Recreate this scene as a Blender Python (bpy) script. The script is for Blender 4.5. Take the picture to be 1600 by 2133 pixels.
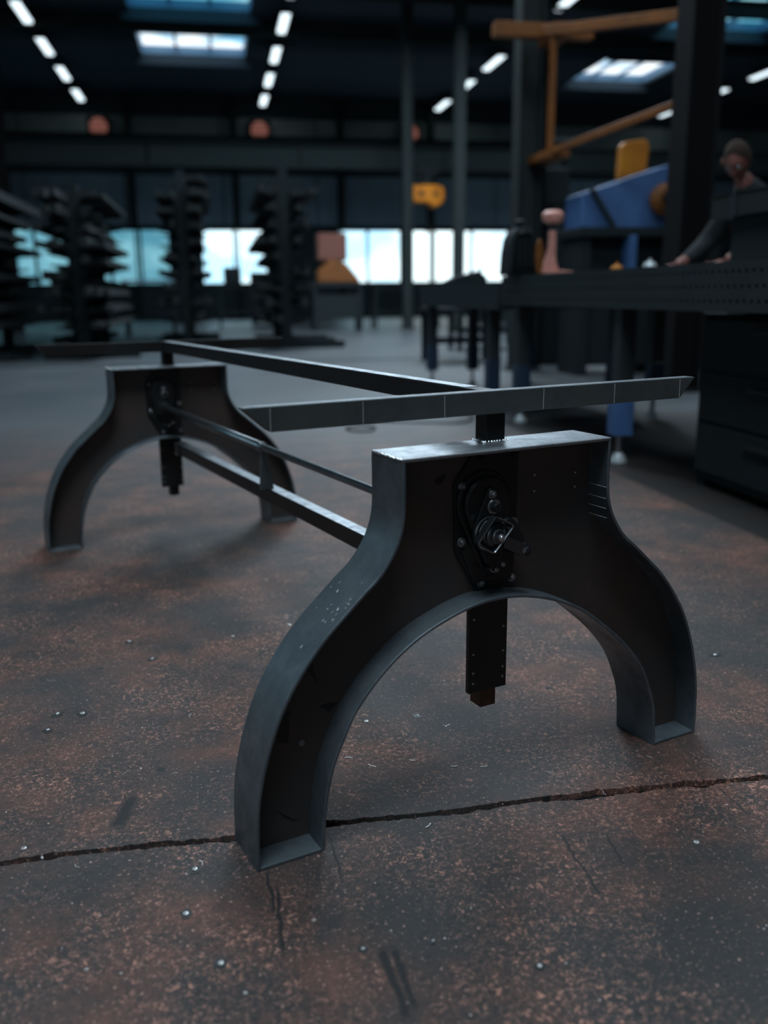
import bpy, bmesh, math, random
from mathutils import Vector, Matrix, Quaternion
random.seed(7)
for o in list(bpy.data.objects): bpy.data.objects.remove(o)
COL = bpy.context.scene.collection
SC = bpy.context.scene
PI = math.pi

# ------------------------------------------------------------------ camera
CAM_X, CAM_Y, CAM_Z = -0.9067, -1.2209, 0.9037
YAW, PITCH, ROLL, FPX = -0.4929, 0.2372, -0.0093, 1876.6
cy, sy = math.cos(YAW), math.sin(YAW)
fw = Vector((-sy*math.cos(PITCH), cy*math.cos(PITCH), -math.sin(PITCH)))
rt = Vector((cy, sy, 0)); up = rt.cross(fw)
c_, s_ = math.cos(ROLL), math.sin(ROLL)
r2 = c_*rt + s_*up; u2 = -s_*rt + c_*up
cd = bpy.data.cameras.new('camera'); cam = bpy.data.objects.new('camera', cd); COL.objects.link(cam)
cam.matrix_world = Matrix(((r2.x, u2.x, -fw.x, CAM_X), (r2.y, u2.y, -fw.y, CAM_Y), (r2.z, u2.z, -fw.z, CAM_Z), (0, 0, 0, 1)))
cd.sensor_fit = 'VERTICAL'; cd.sensor_height = 36; cd.lens = 36*FPX/2133
cd.clip_start = 0.05; cd.clip_end = 200
cd.dof.use_dof = True; cd.dof.focus_distance = 1.75; cd.dof.aperture_fstop = 1.9
SC.camera = cam

# ------------------------------------------------------------------ world, light, exposure
SC.view_settings.view_transform = 'Standard'; SC.view_settings.look = 'None'
SC.view_settings.exposure = 0.0; SC.view_settings.gamma = 1.0; SC.view_settings.use_curve_mapping = False
W = bpy.data.worlds.new('sky'); SC.world = W; W.use_nodes = True
wn = W.node_tree.nodes; wl = W.node_tree.links; bgn = wn['Background']
bgn.inputs[0].default_value = (0.62, 0.78, 0.88, 1); bgn.inputs[1].default_value = .42

# hall frame: w to the right, u along the hall, origin under the camera
TH = math.radians(17.97)
HM = Matrix.Translation((CAM_X, CAM_Y, 0)) @ Matrix.Rotation(-TH, 4, 'Z')
def H(w, u, z=0.0): return HM @ Vector((w, u, z))

def area(name, w, u, z, sx, sy_, power, col, rot):
    l = bpy.data.lights.new(name, 'AREA'); l.shape = 'RECTANGLE'; l.size = sx; l.size_y = sy_
    l.energy = power; l.color = col
    o = bpy.data.objects.new(name, l); COL.objects.link(o)
    o.matrix_world = HM @ Matrix.Translation((w, u, z)) @ rot
    return o
DOWN = Matrix.Identity(4)
# added fill lamps under unseen roof lights (one inside each opening, right under its glazing)
SKYL = (0.74, 0.89, 1.0)
for (w, u, p, sx, sy_) in [(-.5, -.5, 500, 3.1, 3.1), (1.5, 6.5, 200, 3.1, 3.1), (7.5, 5.5, 90, 3.1, 3.1), (1.3, 12.5, 420, 5, 3.1),
                  (4.5, 17.5, 1300, 5, 3.1), (10, 14, 120, 3.1, 3.1)]:
    area('roof_fill', w, u, 8.58, sx, sy_, p, SKYL, DOWN)
area('left_window_fill', -11.04, 3.0, 4.6, 1.7, 14.0, 60, (0.62, 0.82, 1.0), Matrix.Rotation(-PI/2, 4, 'Y'))  # added lamp at an unseen window, lights the left-hand faces

# ------------------------------------------------------------------ materials
MATS = {}
def mat(name, col, rough=.6, metal=0., spec=.5, emit=None, es=0., mottle=None, mscale=6., bump=0., bscale=40., rvar=0.):
    if name in MATS: return MATS[name]
    m = bpy.data.materials.new(name); m.use_nodes = True; nt = m.node_tree; N = nt.nodes; L = nt.links
    b = N['Principled BSDF']; b.inputs['Base Color'].default_value = (*col, 1)
    b.inputs['Roughness'].default_value = rough; b.inputs['Metallic'].default_value = metal
    b.inputs['Specular IOR Level'].default_value = spec
    if emit: b.inputs['Emission Color'].default_value = (*emit, 1); b.inputs['Emission Strength'].default_value = es
    tc = None
    if mottle or bump or rvar:
        tc = N.new('ShaderNodeTexCoord')
    if mottle or rvar:
        n = N.new('ShaderNodeTexNoise'); n.inputs['Scale'].default_value = mscale; n.inputs['Detail'].default_value = 7; n.inputs['Roughness'].default_value = .65
        L.new(tc.outputs['Object'], n.inputs['Vector'])
        r = N.new('ShaderNodeMapRange'); r.inputs[1].default_value = .35; r.inputs[2].default_value = .65
        L.new(n.outputs[0], r.inputs[0])
        if mottle:
            mx = N.new('ShaderNodeMix'); mx.data_type = 'RGBA'; mx.inputs[6].default_value = (*col, 1); mx.inputs[7].default_value = (*mottle, 1)
            L.new(r.outputs[0], mx.inputs[0]); L.new(mx.outputs[2], b.inputs['Base Color'])
        if rvar:
            q = N.new('ShaderNodeMapRange'); q.inputs[1].default_value = .35; q.inputs[2].default_value = .65
            q.inputs[3].default_value = max(.05, rough-rvar); q.inputs[4].default_value = min(1, rough+rvar)
            L.new(n.outputs[0], q.inputs[0]); L.new(q.outputs[0], b.inputs['Roughness'])
    if bump:
        n2 = N.new('ShaderNodeTexNoise'); n2.inputs['Scale'].default_value = bscale; n2.inputs['Detail'].default_value = 5
        L.new(tc.outputs['Object'], n2.inputs['Vector'])
        bp = N.new('ShaderNodeBump'); bp.inputs['Strength'].default_value = bump; bp.inputs['Distance'].default_value = .002
        L.new(n2.outputs[0], bp.inputs['Height']); L.new(bp.outputs[0], b.inputs['Normal'])
    MATS[name] = m; return m

web_m   = mat('web steel', (.080, .055, .048), .60, .25, mottle=(.048, .050, .050), mscale=5, bump=.10, bscale=30, rvar=.08)
flange_m = mat('rolled flange steel', (.17, .20, .22), .40, .50, mottle=(.095, .118, .135), mscale=14, bump=.25, bscale=60, rvar=.10)
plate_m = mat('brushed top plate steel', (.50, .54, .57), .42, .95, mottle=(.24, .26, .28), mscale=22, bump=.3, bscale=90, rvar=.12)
bar_m   = mat('crossbar steel', (.15, .175, .18), .42, .6, mottle=(.10, .12, .125), mscale=9, bump=.2, bscale=50, rvar=.08)
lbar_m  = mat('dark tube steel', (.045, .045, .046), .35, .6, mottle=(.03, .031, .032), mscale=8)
rod_m   = mat('drawn steel', (.36, .38, .40), .24, .95, mottle=(.26, .28, .30), mscale=12)
weld_m  = mat('bright weld', (.75, .78, .8), .3, 1., bump=.5, bscale=300)
black_m = mat('black gearbox enamel', (.012, .015, .016), .36, .2, bump=.1, bscale=80, rvar=.08)
blackg_m = mat('glossy black steel', (.02, .023, .025), .25, .6)
bolt_m  = mat('oiled bolt steel', (.30, .32, .34), .35, .9)
strap_m = mat('worn black strap', (.05, .055, .06), .35, .8)
edge_glint_m = mat('edge glint', (.45, .48, .5), .3, .9)
disc_m = mat('oiled disc steel', (.10, .11, .12), .25, .9)
brt_m   = mat('bright zinc', (.62, .66, .72), .25, 1.)
scribe_m = mat('scribed chalk line', (.55, .6, .6), .7)
rust_m  = mat('rusty tube', (.10, .045, .025), .6, .3, mottle=(.04, .025, .02), mscale=30)
bench_m = mat('bench cast plate', (.045, .057, .062), .5, .4, mottle=(.036, .046, .051), mscale=5)
bench_top_m = mat('bench worn top', (.12, .14, .15), .35, .8)
blue_m  = mat('blue paint', (.07, .16, .36), .6, mottle=(.055, .13, .30), mscale=3)
dblue_m = mat('dark blue leg paint', (.022, .045, .085), .5)
orange_m = mat('orange paint', (.60, .22, .012), .6, mottle=(.45, .15, .01), mscale=4)
hoist_m = mat('vivid orange paint', (.95, .30, .01), .6)
dorange_m = mat('dull orange paint', (.27, .085, .010), .6, mottle=(.15, .05, .010), mscale=3)
copper_m = mat('copper primer', (.80, .38, .31), .5, .0, mottle=(.66, .28, .22), mscale=14)
dark_m  = mat('dark machinery', (.018, .025, .028), .8, spec=.2)
stock_m = mat('dark stock steel', (.014, .019, .021), .7, .2)
rack_m  = mat('rack steel', (.014, .021, .023), .8, spec=.2)
col_m   = mat('column paint', (.026, .034, .034), .8, spec=.2)
col2_m  = mat('column dark paint', (.010, .010, .011), .85, spec=.15)
wall_m  = mat('wall sheet', (.30, .40, .48), .8, mottle=(.24, .33, .40), mscale=1.2)
wallup_m = mat('upper wall sheet', (.38, .43, .40), .8, mottle=(.24, .30, .29), mscale=.6)
walld_m = mat('dark wall', (.05, .072, .080), .9, spec=.2)
roof_m  = mat('dark roof deck', (.06, .085, .11), .95, spec=.1)
curb_m  = mat('roof light curb', (.16, .32, .5), .6)
girder_m = mat('girder', (.03, .04, .04), .95, spec=.1)
redm    = mat('red oxide paint', (.20, .075, .055), .8)
heat_m  = mat('heater glow', (.3, .12, .1), .6, emit=(.75, .28, .22), es=.22)
lamp_m  = mat('lamp diffuser', (.8, .85, .85), .5, emit=(.78, .93, 1.), es=1.7)
white_m = mat('pale metal', (.55, .6, .62), .4, .3)
skin_m  = mat('skin', (.30, .12, .095), .55, mottle=(.22, .08, .065), mscale=18)
hair_m  = mat('grey brown hair', (.045, .030, .022), .9, spec=.2)
jacket_m = mat('dark work jacket', (.007, .010, .012), .9, mottle=(.012, .017, .02), mscale=14)
trouser_m = mat('dark trousers', (.014, .017, .024), .9)
cable_m = mat('black cable', (.012, .014, .014), .5)
chip_m  = mat('bright chip', (.75, .74, .72), .35, .5)
pit_m   = mat('black disc', (.012, .014, .015), .5)
joint_m = mat('joint filler', (.010, .014, .015), .8, bump=1., bscale=200)

def sky_pane(name, white, blue, strength, scale):
    m = bpy.data.materials.new(name); m.use_nodes = True; N = m.node_tree.nodes; L = m.node_tree.links; b = N['Principled BSDF']
    tc = N.new('ShaderNodeTexCoord'); n = N.new('ShaderNodeTexNoise'); n.inputs['Scale'].default_value = scale; n.inputs['Detail'].default_value = 3
    L.new(tc.outputs['Object'], n.inputs['Vector'])
    r = N.new('ShaderNodeMapRange'); r.inputs[1].default_value = .42; r.inputs[2].default_value = .58; L.new(n.outputs[0], r.inputs[0])
    mx = N.new('ShaderNodeMix'); mx.data_type = 'RGBA'; mx.inputs[6].default_value = (*blue, 1); mx.inputs[7].default_value = (*white, 1)
    L.new(r.outputs[0], mx.inputs[0]); L.new(mx.outputs[2], b.inputs['Emission Color']); b.inputs['Emission Strength'].default_value = strength
    b.inputs['Base Color'].default_value = (.05, .06, .07, 1); b.inputs['Roughness'].default_value = .3
    MATS[name] = m; return m
glaze_m = sky_pane('cloudy sky through roof light', (.85, .92, .96), (.16, .42, .62), 1.5, .40)
glaze2_m = sky_pane('blue sky through roof light', (.30, .62, .72), (.10, .38, .52), 1.3, .5)
win_m   = sky_pane('bright daylight through far windows', (.80, .97, 1.0), (.42, .74, .92), 1.9, .35)
win2_m  = sky_pane('dimmer daylight through left panes', (.25, .60, .72), (.10, .34, .46), .9, .6)

def math_node(N, op, a=None, b=None):
    n = N.new('ShaderNodeMath'); n.operation = op
    if b is not None: n.inputs[1].default_value = b
    if a is not None: n.inputs[0].default_value = a
    return n
def floor_material():
    m = bpy.data.materials.new('stained concrete'); m.use_nodes = True; N = m.node_tree.nodes; L = m.node_tree.links; b = N['Principled BSDF']
    tc = N.new('ShaderNodeTexCoord'); OB = tc.outputs['Object']
    def noise(sc, det=6, rough=.6, dist=0., vec=OB):
        n = N.new('ShaderNodeTexNoise'); n.inputs['Scale'].default_value = sc; n.inputs['Detail'].default_value = det
        n.inputs['Roughness'].default_value = rough; n.inputs['Distortion'].default_value = dist; L.new(vec, n.inputs['Vector']); return n.outputs[0]
    def rng(s, a, b_, c=0., d=1.):
        r = N.new('ShaderNodeMapRange'); r.inputs[1].default_value = a; r.inputs[2].default_value = b_; r.inputs[3].default_value = c; r.inputs[4].default_value = d
        L.new(s, r.inputs[0]); return r.outputs[0]
    def mixc(f, a, b_):
        mx = N.new('ShaderNodeMix'); mx.data_type = 'RGBA'; L.new(f, mx.inputs[0])
        for k, v in ((6, a), (7, b_)):
            if isinstance(v, tuple): mx.inputs[k].default_value = (*v, 1)
            else: L.new(v, mx.inputs[k])
        return mx.outputs[2]
    def mul(a, b_):
        n = N.new('ShaderNodeMath'); n.operation = 'MULTIPLY'; L.new(a, n.inputs[0])
        if isinstance(b_, float): n.inputs[1].default_value = b_
        else: L.new(b_, n.inputs[1])
        return n.outputs[0]
    def add(a, b_):
        n = N.new('ShaderNodeMath'); n.operation = 'ADD'; L.new(a, n.inputs[0])
        if isinstance(b_, float): n.inputs[1].default_value = b_
        else: L.new(b_, n.inputs[1])
        return n.outputs[0]
    # worn rusty brown over a grey screed
    big = noise(1.7, 5, .6, .3)
    brown = mixc(rng(noise(5.5, 8, .7), .40, .62), (.034, .027, .025), (.150, .064, .044))
    brown = mixc(rng(big, .40, .60), (.040, .037, .036), brown)
    # sandy reddish grain
    g1 = noise(105, 5, .8, .9)
    brown = mixc(mul(rng(g1, .535, .64), rng(noise(3.4, 7, .75), .44, .60)), brown, (.66, .31, .22))
    g2 = noise(160, 3, .6)
    brown = mixc(rng(g2, .62, .72), brown, (.62, .38, .31))  # fine glitter of the floor painted as pale specks
    brown = mixc(rng(g1, .47, .34), brown, (.020, .018, .018))
    brown = mixc(rng(noise(13, 7, .7, .6), .40, .30), brown, (.025, .025, .026))
    # patches of shiny trodden grey far down the hall
    sep = N.new('ShaderNodeSeparateXYZ'); L.new(OB, sep.inputs[0])
    uu = add(sep.outputs[1], mul(noise(1.1, 4), 1.6))
    grey = mixc(rng(noise(.8, 6), .4, .6), (.066, .078, .088), (.090, .096, .104))
    col = mixc(rng(uu, 5.5, 7.6), brown, grey)
    # white specks
    vo = N.new('ShaderNodeTexVoronoi'); vo.inputs['Scale'].default_value = 24; L.new(OB, vo.inputs['Vector'])
    dot = rng(vo.outputs['Distance'], .045, .028)
    sc = N.new('ShaderNodeSeparateColor'); L.new(vo.outputs['Color'], sc.inputs[0]); gate = rng(sc.outputs[0], .60, .64)
    col = mixc(mul(dot, gate), col, (.75, .70, .68))
    vo2 = N.new('ShaderNodeTexVoronoi'); vo2.inputs['Scale'].default_value = 9; L.new(OB, vo2.inputs['Vector'])
    sc2 = N.new('ShaderNodeSeparateColor'); L.new(vo2.outputs['Color'], sc2.inputs[0])
    wob = add(vo2.outputs['Distance'], mul(noise(40, 3), .12))
    col = mixc(mul(rng(wob, .165, .125), rng(sc2.outputs[1], .66, .70)), col, (.016, .018, .019))
    # gouges and scratches: (w,u) segments in the hall frame, half width
    mask = None
    for (x0, y0, x1, y1, hw) in SCRATCH:
        p0 = Vector((x0, y0, 0)); d = Vector((x1-x0, y1-y0, 0)); ln = d.length; d.normalize(); nn = Vector((-d.y, d.x, 0))
        s1 = N.new('ShaderNodeVectorMath'); s1.operation = 'SUBTRACT'; L.new(OB, s1.inputs[0]); s1.inputs[1].default_value = p0
        a = N.new('ShaderNodeVectorMath'); a.operation = 'DOT_PRODUCT'; L.new(s1.outputs[0], a.inputs[0]); a.inputs[1].default_value = d
        c = N.new('ShaderNodeVectorMath'); c.operation = 'DOT_PRODUCT'; L.new(s1.outputs[0], c.inputs[0]); c.inputs[1].default_value = nn
        ab = N.new('ShaderNodeMath'); ab.operation = 'ABSOLUTE'; L.new(add(c.outputs['Value'], mul(add(noise(20, 3), -.5), .02)), ab.inputs[0])
        k = mul(rng(ab.outputs[0], hw*1.5, hw*.5), mul(rng(a.outputs['Value'], -.01, .01), rng(a.outputs['Value'], ln+.01, ln-.01)))
        if mask is None: mask = k
        else:
            mxn = N.new('ShaderNodeMath'); mxn.operation = 'MAXIMUM'; L.new(mask, mxn.inputs[0]); L.new(k, mxn.inputs[1]); mask = mxn.outputs[0]
    col = mixc(mul(mask, .97), col, (.012, .013, .014))
    bench_shade = mul(mul(rng(sep.outputs[0], 1.97, 1.985), rng(sep.outputs[0], 3.9, 3.8)), mul(rng(sep.outputs[1], 1.2, 1.3), rng(sep.outputs[1], 6.6, 6.2)))
    col = mixc(mul(bench_shade, .88), col, (.010, .010, .010))       # bench's cast shadow painted into the floor colour
    L.new(col, b.inputs['Base Color'])
    L.new(rng(uu, 5.0, 10.0, .62, .42), b.inputs['Roughness'])
    b.inputs['Specular IOR Level'].default_value = .45
    bp = N.new('ShaderNodeBump'); bp.inputs['Strength'].default_value = .55; bp.inputs['Distance'].default_value = .0025
    hs = add(mul(g1, 1.0), mul(noise(13, 7, .7, .6), 1.2))
    L.new(hs, bp.inputs['Height']); L.new(bp.outputs[0], b.inputs['Normal'])
    return m

# ------------------------------------------------------------------ mesh helpers
class MB:
    def __init__(s): s.v = []; s.f = []
    def add(s, vs, fs):
        k = len(s.v); s.v += [tuple(v) for v in vs]; s.f += [[i+k for i in f] for f in fs]; return s
    def box(s, c, d, rz=0., rx=0., ry=0.):
        R = Matrix.Rotation(rz, 3, 'Z') @ Matrix.Rotation(ry, 3, 'Y') @ Matrix.Rotation(rx, 3, 'X'); c = Vector(c)
        vs = [c + R @ Vector((x*d[0]/2, y*d[1]/2, z*d[2]/2)) for x in (-1, 1) for y in (-1, 1) for z in (-1, 1)]
        return s.add(vs, [(0, 1, 3, 2), (4, 6, 7, 5), (0, 4, 5, 1), (2, 3, 7, 6), (0, 2, 6, 4), (1, 5, 7, 3)])
    def bb(s, x0, x1, y0, y1, z0, z1): return s.box(((x0+x1)/2, (y0+y1)/2, (z0+z1)/2), (x1-x0, y1-y0, z1-z0))
    def cyl(s, a, b, r, r1=None, n=16, off=0.):
        a = Vector(a); b = Vector(b); r1 = r if r1 is None else r1; d = (b-a).normalized(); q = d.to_track_quat('Z', 'Y').to_matrix()
        vs = []
        for (c, rr) in ((a, r), (b, r1)):
            for k in range(n):
                t = 2*PI*k/n+off; vs.append(c + q @ Vector((rr*math.cos(t), rr*math.sin(t), 0)))
        fs = [(k, (k+1) % n, n+(k+1) % n, n+k) for k in range(n)] + [tuple(range(n-1, -1, -1)), tuple(range(n, 2*n))]
        return s.add(vs, fs)
    def lathe(s, prof, c=(0, 0, 0), axis='Z', n=24):
        vs = []; c = Vector(c)
        R = {'Z': Matrix.Identity(3), 'Y': Matrix.Rotation(PI/2, 3, 'X'), 'X': Matrix.Rotation(PI/2, 3, 'Y')}[axis]
        for (r, z) in prof:
            for k in range(n):
                t = 2*PI*k/n; vs.append(c + R @ Vector((r*math.cos(t), r*math.sin(t), z)))
        fs = []
        for i in range(len(prof)-1):
            for k in range(n): fs.append((i*n+k, i*n+(k+1) % n, (i+1)*n+(k+1) % n, (i+1)*n+k))
        fs += [tuple(range(n-1, -1, -1)), tuple((len(prof)-1)*n+k for k in range(n))]
        return s.add(vs, fs)
    def prism(s, poly, a0, a1, axis='y'):
        # poly of (p,q) pairs; axis y: (x,z) extruded in y; axis x: (y,z); axis z: (x,y)
        def P(p, q, t): return {'y': (p, t, q), 'x': (t, p, q), 'z': (p, q, t)}[axis]
        n = len(poly); vs = [P(p, q, a0) for p, q in poly] + [P(p, q, a1) for p, q in poly]
        fs = [tuple(range(n)), tuple(range(2*n-1, n-1, -1))] + [(k, n+k, n+(k+1) % n, (k+1) % n) for k in range(n)]
        return s.add(vs, fs)
    def tube(s, pts, r, n=10, closed=False):
        pts = [Vector(p) for p in pts]; m = len(pts); vs = []; prev = None
        for i, p in enumerate(pts):
            if closed: d = (pts[(i+1) % m]-pts[i-1]).normalized()
            else: d = (pts[min(i+1, m-1)]-pts[max(i-1, 0)]).normalized()
            if prev is None: x = d.orthogonal().normalized()
            else: x = (prev - d*prev.dot(d)).normalized()
            prev = x; y = d.cross(x)
            for k in range(n):
                t = 2*PI*k/n; vs.append(p + r*(math.cos(t)*x+math.sin(t)*y))
        fs = []
        for i in range(m if closed else m-1):
            j = (i+1) % m
            for k in range(n): fs.append((i*n+k, i*n+(k+1) % n, j*n+(k+1) % n, j*n+k))
        if not closed: fs += [tuple(range(n-1, -1, -1)), tuple((m-1)*n+k for k in range(n))]
        return s.add(vs, fs)
    def sweep(s, path, t, y0, y1, ch=.0012):
        # strip of thickness t on the left of the (x,z) path, spanning y0..y1, with small chamfers
        n = len(path); P = [Vector(p) for p in path]; ring = [(ch, y0), (t-ch, y0), (t, y0+ch), (t, y1-ch), (t-ch, y1), (ch, y1), (0, y1-ch), (0, y0+ch)]
        vs = []
        for i in range(n):
            d = (P[min(i+1, n-1)]-P[max(i-1, 0)]).normalized(); nn = Vector((-d.y, d.x))
            for (o, y) in ring: q = P[i]+nn*o; vs.append((q.x, y, q.y))
        fs = []
        for i in range(n-1):
            for k in range(8): fs.append((i*8+k, i*8+(k+1) % 8, (i+1)*8+(k+1) % 8, (i+1)*8+k))
        fs += [tuple(range(7, -1, -1)), tuple((n-1)*8+k for k in range(8))]
        return s.add(vs, fs)
    def mesh(s, name, m, bev=0., angle=35):
        me = bpy.data.meshes.new(name); me.from_pydata(s.v, [], s.f)
        bm = bmesh.new(); bm.from_mesh(me); bmesh.ops.recalc_face_normals(bm, faces=bm.faces)
        if bev:
            ed = [e for e in bm.edges if e.is_manifold and e.calc_face_angle(0) > .5]
            bmesh.ops.bevel(bm, geom=ed, offset=bev, segments=1, affect='EDGES', clamp_overlap=True)
        big = [f for f in bm.faces if len(f.verts) > 8]
        if big: bmesh.ops.triangulate(bm, faces=big)
        bm.to_mesh(me); bm.free()
        me.polygons.foreach_set('use_smooth', [True]*len(me.polygons)); me.set_sharp_from_angle(angle=math.radians(angle))
        me.materials.append(m); return me
    def obj(s, name, m, parent=None, bev=0., angle=35):
        return link(name, s.mesh(name, m, bev, angle), parent)
def link(name, data, parent=None):
    o = bpy.data.objects.new(name, data); COL.objects.link(o)
    if parent is not None: o.parent = parent
    return o
def tag(o, label, cat, group=None):
    o['label'] = label; o['category'] = cat
    if group: o['group'] = group
    return o
def thing(name, label, cat, M=None, group=None):
    o = link(name, None); tag(o, label, cat, group); o.empty_display_size = .1
    if M is not None: o.matrix_world = M
    return o
def HT(w, u, z=0., rz=0.): return HM @ Matrix.Translation((w, u, z)) @ Matrix.Rotation(rz, 4, 'Z')
def struct(name, mb, m, parent=None, bev=0.):
    o = mb.obj(name, m, parent, bev)
    if parent is None: o['kind'] = 'structure'; o.matrix_world = HM
    return o
def kids(o): return [c for c in bpy.data.objects if c.parent is o]
CH = {}
def copy_tree(o, parent=None):
    c = o.copy(); COL.objects.link(c); c.parent = parent
    for ch in CH.get(o.name, []): copy_tree(ch, c)
    return c
def index_children():
    CH.clear()
    for o in bpy.data.objects:
        if o.parent: CH.setdefault(o.parent.name, []).append(o)
def crom(pts, k=6):
    P = [Vector(p) for p in pts]; P = [2*P[0]-P[1]] + P + [2*P[-1]-P[-2]]; out = []
    for i in range(1, len(P)-2):
        for j in range(k):
            t = j/k; a, b, c, d = P[i-1:i+3]
            out.append(.5*((2*b)+(-a+c)*t+(2*a-5*b+4*c-d)*t*t+(-a+3*b-3*c+d)*t**3))
    out.append(P[-2]); return out
def inv_h(x, y):
    v = HM.inverted() @ Vector((x, y, 0)); return v.x, v.y

# ------------------------------------------------------------------ floor: slabs with a ragged open joint between them
SCRATCH = []
for (x0, y0, x1, y1, hw) in [(-.472, -.004, -.501, -.101, .0022), (-.476, -.05, -.519, -.185, .0025), (-.341, .045, -.379, -.091, .0018),
        (.006, -.157, -.046, -.31, .0024), (.073, -.194, .041, -.268, .002), (-.395, -.248, -.425, -.376, .006), (-.38, -.256, -.409, -.367, .005),
        (.362, -.179, .331, -.271, .0015), (-.61, .33, -.66, .24, .013)]:
    a = inv_h(x0, y0); b = inv_h(x1, y1); SCRATCH.append((a[0], a[1], b[0], b[1], hw))
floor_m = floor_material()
crack_w = [(-.85, .228), (-.763, .209), (-.668, .175), (-.48, .106), (-.325, .069), (-.155, .008), (.021, -.041), (.2, -.098), (.469, -.199)]
ch = [inv_h(*p) for p in crack_w]
slope0 = (ch[1][1]-ch[0][1])/(ch[1][0]-ch[0][0]); slope1 = (ch[-1][1]-ch[-2][1])/(ch[-1][0]-ch[-2][0])
def crack_u(w):
    if w <= ch[0][0]: return ch[0][1]+(w-ch[0][0])*.02
    if w >= ch[-1][0]: return ch[-1][1]+(w-ch[-1][0])*-.02
    for a, b in zip(ch, ch[1:]):
        if a[0] <= w <= b[0]: return a[1]+(b[1]-a[1])*(w-a[0])/(b[0]-a[0])
FW0, FW1, FU0, FU1 = -11., 26., -8., 38.
struct('floor', MB().bb(FW0, FW1, FU0, FU1, -.2, -.014), joint_m)
floor_o = bpy.data.objects['floor']
def slab(lo, hi, ws, name='slab'):
    mb = MB(); n = len(ws)
    vs = []
    for w in ws:
        a, b = lo(w), hi(w)
        vs += [(w, a, -.012), (w, a+.002, 0), (w, b-.002, 0), (w, b, -.012)]
    fs = []
    for i in range(n-1):
        for k in range(3): fs.append((i*4+k, i*4+k+1, (i+1)*4+k+1, (i+1)*4+k))
    mb.add(vs, fs); return mb.obj(name, floor_m, floor_o, angle=20)
ws = [FW0] + [-3+.006*k for k in range(1101)] + [FW1]
rj = random.Random(3)
def jag(n, amp):
    v = [0]*n; x = 0
    for i in range(n): x = x*.86+rj.uniform(-amp, amp); v[i] = x
    return v
ja = dict(zip(ws, jag(len(ws), .0034))); jb = dict(zip(ws, jag(len(ws), .0032)))
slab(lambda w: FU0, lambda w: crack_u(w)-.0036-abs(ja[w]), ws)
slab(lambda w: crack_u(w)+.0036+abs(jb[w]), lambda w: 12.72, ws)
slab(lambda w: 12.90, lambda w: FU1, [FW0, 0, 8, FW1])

# ------------------------------------------------------------------ shell of the hall
RZ = 8.3
def wall_panel(parent, x0, x1, z0, z1, m, y=37.96, ribs=True, t=.05):
    mb = MB().bb(x0+.03, x1-.03, y-t, y+.05, z0+.02, z1-.02)
    if ribs:
        k = x0+.35
        while k < x1-.2: mb.bb(k, k+.12, y-t-.04, y-t, z0+.05, z1-.05); k += .5
    return mb.obj('wall_panel', m, parent)
wb = MB(); wb.bb(FW0, FW1, 38, 38.3, 0, 1.30).bb(FW0, FW1, 38, 38.3, 3.52, RZ); struct('wall_far', wb, walld_m)
wf = bpy.data.objects['wall_far']
x = -10.6; PW = 3.72
while x < 25:
    wall_panel(wf, x, x+PW, 0.05, 1.3, walld_m, ribs=False)
    wall_panel(wf, x, x+PW, 3.6, 5.5, wall_m); wall_panel(wf, x, x+PW, 6.3, 7.6, wallup_m)
    x += PW
# window band: panes between mullions
def window(n, x0, x1, m, cuts):
    fr = MB(); fr.bb(x0, x1, 37.95, 38.15, 1.30, 1.40).bb(x0, x1, 37.95, 38.15, 3.42, 3.52)
    o = struct('window_%d' % n, fr, girder_m); xs = [x0]+cuts+[x1]
    for c in xs: MB().bb(c-.05, c+.05, 37.93, 38.15, 1.40, 3.42).obj('mullion', girder_m, o)
    for a, b in zip(xs, xs[1:]): MB().bb(a+.05, b-.05, 38.05, 38.08, 1.40, 3.42).obj('pane', m, o)
    return o
window(1, -10.9, -3.9, win2_m, [-9.5, -8.1, -6.7, -5.3])
window(2, -3.9, -1.6, win2_m, [-2.75])
window(3, -.4, 2.2, win_m, [.9])
window(4, 5.1, 12.3, win_m, [6.3, 7.7, 9.1, 10.7])
MB_ = MB().bb(-1.6, -.4, 37.98, 38.2, 1.3, 3.52).bb(2.2, 5.1, 37.98, 38.2, 1.3, 3.52).bb(12.3, FW1, 37.98, 38.2, 1.3, 3.52)
struct('trim_1', MB_, walld_m)
# pilasters at the far wall
for k, x in enumerate((-2.9, 1.05, 5.2, 8.9)):
    struct('trim_%d' % (k+2), MB().bb(x-.12, x+.12, 37.6, 37.86, 0, 1.3).bb(x-.12, x+.12, 37.6, 37.86, 3.5, RZ-.02).bb(x-.035, x+.035, 37.7, 37.86, 1.3, 3.5), girder_m)
wl_ = MB().bb(FW0-.3, FW0, FU0, FU1, 0, 3.6).bb(FW0-.3, FW0, FU0, FU1, 5.6, RZ).bb(FW0-.3, FW0, 12, FU1, 3.6, 5.6).bb(FW0-.3, FW0, FU0, -3, 3.6, 5.6)
struct('wall_left', wl_, walld_m)
w5 = struct('window_5', MB().bb(FW0-.15, FW0-.05, -3, 12, 3.6, 3.7).bb(FW0-.15, FW0-.05, -3, 12, 5.5, 5.6), girder_m)  # unseen window strip, added to light the leg from the left
for k in range(10): MB().bb(FW0-.12, FW0-.08, -3+1.5*k+.04, -1.5+1.5*k-.04, 3.7, 5.5).obj('pane', win2_m, w5)
struct('wall_right', MB().bb(FW1, FW1+.3, FU0, FU1, 0, RZ), walld_m)
struct('wall_back', MB().bb(FW0, -6, FU0-.3, FU0, 0, RZ).bb(-6, 2, FU0-.3, FU0, 4.5, RZ).bb(2, FW1, FU0-.3, FU0, 0, RZ), walld_m)  # unseen opening added so sky light fills the front faces
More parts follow.
